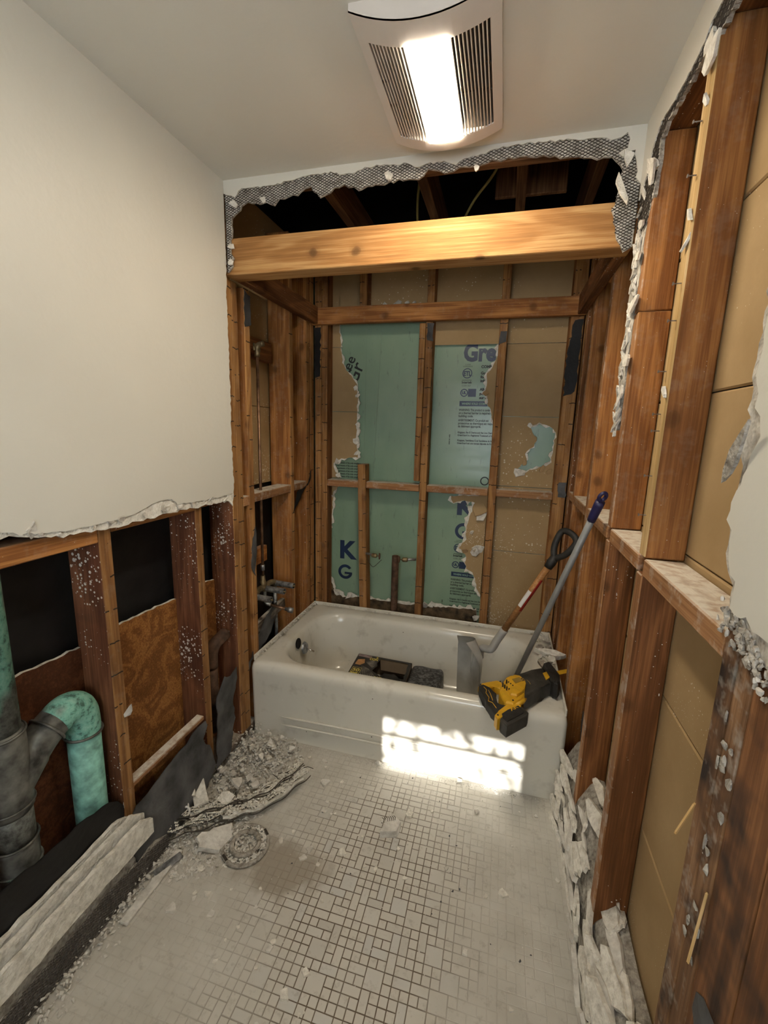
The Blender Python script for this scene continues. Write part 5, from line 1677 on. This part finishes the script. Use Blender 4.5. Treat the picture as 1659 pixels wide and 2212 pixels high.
# ---- twisted corner lath with plaster keys
tl = thing('twisted_lath', (0.2, -0.42, 0.0), 'twisted strip of metal corner lath still full of plaster keys', 'metal lath')
cp = bez([(0.02, -0.62, 0.055), (0.10, -0.565, 0.060), (0.17, -0.50, 0.055), (0.235, -0.445, 0.050), (0.30, -0.385, 0.048), (0.35, -0.285, 0.050), (0.392, -0.195, 0.055)], 8)
def railpath(off_, dz):
    out = []
    for i, p in enumerate(cp):
        t = (cp[min(i + 1, len(cp) - 1)] - cp[max(i - 1, 0)]).normalized()
        sx = Vector((t.y, -t.x, 0)).normalized()
        out.append(p + sx * off_ + Vector((0, 0, dz + 0.006 * math.sin(i * .7 + off_ * 90))))
    return out
for off_, dz in ((-.046, -.018), (-.030, .0), (-.004, .010), (.004, .008), (.032, .0), (.046, -.018)):
    tube('wire', railpath(off_, dz), 0.0022, 'wire', tl, 6)
for (o0, o1, dzz) in ((-.042, -.006, .006), (.006, .042, .006)):
    a = railpath(o0, dzz - .008); b = railpath(o1, dzz - .006)
    k0 = 6 if o0 < 0 else 16
    vs = []; fs = []
    for i in range(k0, len(a) - 3):
        vs += [a[i], b[i], a[i] - Vector((0, 0, .012)), b[i] - Vector((0, 0, .012))]
    for i in range(len(vs) // 4 - 1):
        q = i * 4
        fs += [(q, q + 1, q + 5, q + 4), (q + 2, q + 6, q + 7, q + 3), (q, q + 4, q + 6, q + 2), (q + 1, q + 3, q + 7, q + 5)]
    mobj('plaster_strip', vs, fs, 'white', tl)
# rows of plaster keys squeezed through the mesh
keys = []
rs = random.Random(29)
for off_ in (-.037, -.028, -.019, -.010, .011, .020, .029, .038):
    rp = railpath(off_, .006)
    for i in range(len(rp) - 1):
        if rs.random() < .25: continue
        for t in (0.2, .7):
            p = rp[i].lerp(rp[i + 1], t)
            keys.append((p.x, p.y, p.z + .004, .0068))
chunk_cloud('plaster_keys', keys, 'white', tl, 16)
for i in range(14):
    p = cp[min(len(cp) - 1, int(rs.random() * len(cp)))]
    q = Vector((rs.uniform(-.07, .07), rs.uniform(-.05, .05), rs.uniform(.0, .03)))
    tube('wire', [p, p + q * .5 + Vector((0, 0, .01)), p + q], 0.0016, 'wire', tl, 5)

# ---- round closet flange packed with mortar
cf = thing('toilet_flange', (0.325, -0.572, 0.0), 'round toilet floor flange packed with grey mortar crumbs', 'flange')
C0 = Vector((0.325, -0.572, 0))
tube('ring', [C0 + Vector((math.cos(a) * .083, math.sin(a) * .083, .009)) for a in [i * math.pi / 24 for i in range(48)]], 0.0075, 'mortar', cf, 8, closed=True)
tube('inner_ring', [C0 + Vector((math.cos(a) * .050, math.sin(a) * .050, .016)) for a in [i * math.pi / 20 for i in range(40)]], 0.009, 'mortar', cf, 8, closed=True)
sp_ = []
for i in range(420):
    r = .08 * math.sqrt(rs.random()); a = rs.uniform(0, 6.28)
    sp_.append((C0.x + r * math.cos(a), C0.y + r * math.sin(a), .006 + .010 * rs.random(), rs.uniform(.003, .011)))
chunk_cloud('mortar_fill', sp_, 'rubble', cf, 18)
for a in (4.2, 0.9):
    o = box('slot', (-.014, .014, -.004, .004, .014, .020), 'wire', cf)
    place(o, Matrix.Translation(C0 + Vector((math.cos(a) * .083, math.sin(a) * .083, 0))) @ Matrix.Rotation(a + 1.57, 4, 'Z'), cf)

# ---- mortar and tile slabs piled in the foot of the right wall
hb = [( .0, .35), (-.12, .36), (-.3, .35), (-.5, .31), (-.60, .22), (-.75, .20), (-.9, .21), (-1.05, .22), (-1.3, .2)]
def hY(y):
    for (a, ha), (b, hb_) in zip(hb, hb[1:]):
        if b <= y <= a:
            return ha + (hb_ - ha) * (a - y) / (a - b)
    return .2
vs, fs = [], []
rows = 44; prof = [(1.512, 0), (1.514, .30), (1.524, .55), (1.540, .74), (1.565, .88), (1.59, .96), (1.6165, 1.0), (1.6165, 0.0)]
for i in range(rows + 1):
    y = -0.003 - 1.2 * i / rows
    h = hY(y)
    for k, (x, f) in enumerate(prof):
        q = Vector((x * 20, y * 14, f * 6))
        j = noise.noise(q) if 0 < k < 6 else 0
        vs.append((x + .012 * j, y, max(0.0, f * h + .03 * j)))
m = len(prof)
for i in range(rows):
    for k in range(m - 1):
        fs.append((i * m + k, i * m + k + 1, (i + 1) * m + k + 1, (i + 1) * m + k))
fs.append(tuple(range(m))); fs.append(tuple(rows * m + k for k in reversed(range(m))))
mb = mobj('mortar_bank', vs, fs, 'mortar')
tag(mb, 'bank of broken mortar along the foot of the right wall', 'rubble', kind='stuff')
# shared meshes for slabs, chips and stones
rs = random.Random(37)
def me_of(bm, mat, name):
    me = bpy.data.meshes.new(name); bmesh.ops.recalc_face_normals(bm, faces=bm.faces); bm.to_mesh(me); bm.free(); me.materials.append(MT[mat]); return me
slab_me = [me_of(shard(rs, .085, .012, 7, rs.uniform(.16, .34)), 'white' if k % 3 else 'rubble', 'plaster_shard') for k in range(9)]
chip_me = [me_of(shard(rs, .017, .006, 6, rs.uniform(.6, 1.2)), 'white' if k % 2 else 'rubble', 'plaster_chip') for k in range(8)]
stone_me = [me_of(hull(rs, .010, .008, .006, 11), 'rubble', 'mortar_crumb') for k in range(6)]
dark_me = [me_of(hull(rs, .006, .004, .003, 10), 'felt', 'felt_crumb') for k in range(3)]
def put(me, name, loc, rot, sc, label, cat, group):
    o = bpy.data.objects.new(name, me)
    o.location = loc; o.rotation_euler = rot; o.scale = (sc, sc, sc) if not isinstance(sc, tuple) else sc
    col.objects.link(o)
    return tag(o, label, cat, group)
def slab_lab(y, f):
    w = 'right beside the tub end' if y > -.2 else ('left of the long right stud' if y > -.57 else ('in the bay right of the long stud' if y > -.85 else 'at the bottom right corner of the view'))
    h = 'upper' if f > .6 else ('middle' if f > .3 else 'lowest')
    return 'long broken plaster shard in the %s layers %s' % (h, w), 'plaster shard', '%s plaster shards %s' % (h, w)
for i in range(92):
    y = -0.02 - 1.1 * (i + rs.random()) / 92
    h = hY(y)
    f = rs.random()
    k = min(int(f * 6), 5)
    x0, f0 = prof[k]; x1, f1 = prof[k + 1]
    t = rs.random()
    x = x0 + (x1 - x0) * t; z = (f0 + (f1 - f0) * t) * h
    slope = math.atan2((f1 - f0) * h, x1 - x0)
    put(rs.choice(slab_me), 'plaster_shard', (x - .012 * math.sin(slope), y, z + .006), (rs.uniform(-.12, .12), -slope + rs.uniform(-.18, .18), rs.uniform(-.16, .16)), rs.uniform(.6, 1.25),
        *slab_lab(y, f))
# big pale slabs near the camera and one by the tub
for (x, y, z, ry, sc, lab) in ((1.525, -0.86, .16, -1.1, 1.5, 'largest bright white plaster slab leaning low against the right studs'), (1.53, -0.72, .15, -1.0, 1.1, 'bright white plaster slab leaning below the long right stud'), (1.512, -0.10, .12, -1.35, 1.0, 'pale slab standing against the right end of the tub')):
    put(slab_me[1], 'plaster_shard', (x, y, z), (0.1, ry, 0.15), sc, lab, 'plaster slab', None)
ed = sheet('edge_strip', rag([(-1.15, 0.0), (-1.15, .016), (-.6, .018), (-.18, .016), (-.18, 0.0)], .001, .05, 3, True), [], mx(1.500, 1), 0, .006, ['white', 'white'])
tag(ed, 'thin white edge strip along the right side of the floor', 'edge strip')
st = put(slab_me[4], 'plaster_shard', (1.515, -0.075, .07), (1.35, 0.2, 0.25), (1.0, .8, 1.0), 'thin upright plaster sliver at the front right tub corner', 'plaster slab', None)

# ---- chips and stones on the floor that can be told apart
bk = bm_obj('mortar_chunk', shard(random.Random(77), .062, .034, 5, .82), 'rubble')
bk.location = (0.846, -0.345, 0.0); bk.rotation_euler = (0, 0, 0.5)
tag(bk, 'largest grey mortar chunk with wire marks on the bare floor', 'mortar chunk')
wm = []
for i in range(7):
    x = -.03 + i * .008
    wm.append(tube_geo([(x, .012, .034), (x + .006, .024, .0345), (x + .001, .034, .034)], .0012, 5))
v, f = merge(wm)
wo = mobj('wire_mark', v, f, 'wire'); wo.parent = bk
SPOT = [(0.900, -0.255, 1.7, 'white'), (1.176, -0.157, 1.2, 'stone'), (1.283, -0.47, 1.5, 'white'), (0.69, -0.485, 1.4, 'white'), (0.681, -0.933, 1.4, 'white'), (0.716, -0.869, 1.1, 'white'), (0.213, -0.838, 1.5, 'rub'), (0.50, -0.20, 1.9, 'rub'), (1.09, -0.012, 1.3, 'stone'), (0.70, -0.02, 1.4, 'stone')]
LB = ['pointed white plaster chip touching the largest mortar chunk', 'small dark edged stone on the floor near the tub middle', 'triangular white plaster chip on the clean right floor', 'pale pointed chip right of the floor flange', 'white plaster chip nearest the bottom edge of the floor', 'small white chip behind the one nearest the bottom edge', 'flat round chip on the dusty lower left floor', 'square mortar flake right of the twisted lath', 'rounded stone against the sunlit tub apron', 'rounded stone against the shaded left tub apron']
for (x, y, s, k), lab in zip(SPOT, LB):
    if k == 'stone':
        put(stone_me[0], 'mortar_stone', (x, y, .006 * s * 1.2), (0, 0, x * 9), s * 1.4, lab, 'stone', None)
    else:
        put(chip_me[1 if k == 'white' else 2], 'plaster_chip', (x, y, 0.0), (0, 0, x * 11), s, lab, 'plaster chip', None)
def chip_lab(x, y):
    if y > -.12:
        w = 'along the foot of the tub apron'
    elif math.hypot(x - .325, y + .572) < .2:
        w = 'beside the round floor flange'
    elif x < .55 and y > -.5:
        w = 'between the twisted lath and the tub'
    elif x < .45:
        w = 'on the dusty floor left of the flange'
    elif x > 1.05:
        w = 'on the smeared floor near the right wall'
    elif y < -.6:
        w = 'on the dark grouted tiles nearest the viewer'
    else:
        w = 'on the tiles around the largest mortar chunk'
    return 'small pale plaster chip ' + w, 'plaster chip', 'plaster chips ' + w
for i in range(105):
    if i < 60:
        x = rs.uniform(.08, .62); y = -rs.uniform(.06, .85)
    else:
        x = rs.uniform(.3, 1.48); y = -rs.uniform(.02, 1.1)
    if any(math.hypot(x - s[0], y - s[1]) < .05 for s in SPOT) or math.hypot(x - .325, y + .572) < .1:
        continue
    put(rs.choice(chip_me), 'plaster_chip', (x, y, 0.0), (0, 0, rs.uniform(0, 6)), rs.uniform(.25, .75) if i > 60 else rs.uniform(.35, 1.1), *chip_lab(x, y))
for i in range(22):
    put(rs.choice(dark_me), 'felt_crumb', (rs.uniform(.5, 1.48), -rs.uniform(.05, .7), .002), (0, 0, rs.uniform(0, 6)), rs.uniform(.5, 1.2), 'tiny dark crumb on the mosaic floor', 'crumb', 'dark crumbs scattered on the floor')
for i in range(26):
    x = rs.uniform(.0, .28); y = -rs.uniform(.03, .34)
    put(rs.choice(chip_me), 'plaster_chip', (x, y, .03 + .05 * max(0, 1 - x / .3) * max(0, 1 + y / .4)), (rs.uniform(-.4, .4), rs.uniform(-.4, .4), rs.uniform(0, 6)), rs.uniform(.6, 1.5), 'pale plaster flake lying on the rubble heap beside the tub', 'plaster chip', 'plaster flakes on the corner rubble heap')
# bigger pieces in the left rubble
def piece(bm, mat, loc, rot, name, lab, cat):
    o = bm_obj(name, bm, mat); o.location = loc; o.rotation_euler = rot
    return tag(o, lab, cat)
piece(bmbox(.13, .055, .018, .005, 2), 'white', (0.045, -0.475, .085), (0.15, 0.25, -0.75), 'cove_tile', 'cream cove tile piece resting on the rubble by the felt', 'tile')
piece(shard(rs, .055, .016, 7, 1.5), 'rubble', (0.215, -0.575, .012), (0.25, 0.1, 0.9), 'plaster_piece', 'smooth grey plaster piece between lath and floor flange', 'plaster piece')
piece(shard(rs, .035, .016, 6, 1.2), 'white', (0.155, -0.455, .06), (0.6, 0.1, 0.4), 'plaster_piece', 'ribbed white plaster piece standing on the lath', 'plaster piece')
piece(shard(rs, .035, .014, 6, 1.0), 'rubble', (0.17, -0.615, .02), (0.2, 0.3, 0.4), 'plaster_piece', 'round grey plaster piece at the left of the smooth one', 'plaster piece')
piece(shard(rs, .03, .01, 6, 1.3), 'rubble', (0.15, -0.36, .05), (0.3, 0.2, 1.4), 'plaster_piece', 'tan plaster disc on the rubble above the lath', 'plaster piece')
piece(shard(rs, .03, .012, 7, 1.4), 'white', (0.015, -0.50, .10), (0.5, 0.1, 0.3), 'plaster_piece', 'white broken fitting piece beside the cove tile', 'plaster piece')
for i, (x, y, lab) in enumerate(((0.035, -0.548, 'upper ivory washer ring in the rubble by the felt'), (0.055, -0.565, 'lower ivory washer ring in the rubble by the felt'))):
    o = tube('washer', [Vector((x, y, .075)) + Vector((math.cos(a) * .015, math.sin(a) * .008, math.sin(a) * .013)) for a in [k * math.pi / 9 for k in range(18)]], .004, 'label', None, 6, closed=True)
    tag(o, lab, 'washer')
db = bm_obj('pipe_offcut', bmbox(.10, .028, .006, .002), 'galv'); db.location = (0.10, -0.72, .012); db.rotation_euler = (0.1, 0, 1.15)
tag(db, 'grey metal strip lying in the dust at lower left', 'metal strip')
el = lum('edge_moulding', (0.085, 0.115, -0.92, -0.66, 0.0, 0.014), 'rubble')
tag(el, 'dusty pale moulding strip on the floor beside the wall base', 'moulding')
# clods on the right rear deck of the tub
for i in range(34):
    t = rs.random()
    x = 1.49 + rs.uniform(-.05, .018); y = 0.42 + t * .34
    put(rs.choice(stone_me + chip_me), 'mortar_clod', (x, y, 0.418 + rs.random() * .018), (rs.uniform(-.6, .6), rs.uniform(-.6, .6), rs.uniform(0, 6)), rs.uniform(.7, 1.6), *(('crumbly mortar clod in the rear right corner of the tub deck', 'mortar clod', 'mortar clods in the rear tub corner') if y > .6 else ('crumbly mortar clod on the right tub deck behind the saw', 'mortar clod', 'mortar clods behind the saw')))
cr = bm_obj('plaster_crust', shard(rs, .09, .03, 9, .3), 'white'); cr.location = (1.505, 0.52, .418); cr.rotation_euler = (0.1, -0.35, 1.45)
tag(cr, 'long white plaster crust on the right edge of the tub', 'plaster crust')
cr = bm_obj('plaster_crust', shard(rs, .05, .012, 9, .5), 'greywood'); cr.location = (1.455, 0.42, .414); cr.rotation_euler = (0.0, -0.15, 0.5)
tag(cr, 'torn grey scrap of paper on the right tub deck', 'plaster crust')

for o in list(bpy.data.objects):
    if '_base' in o:
        del o['_base']
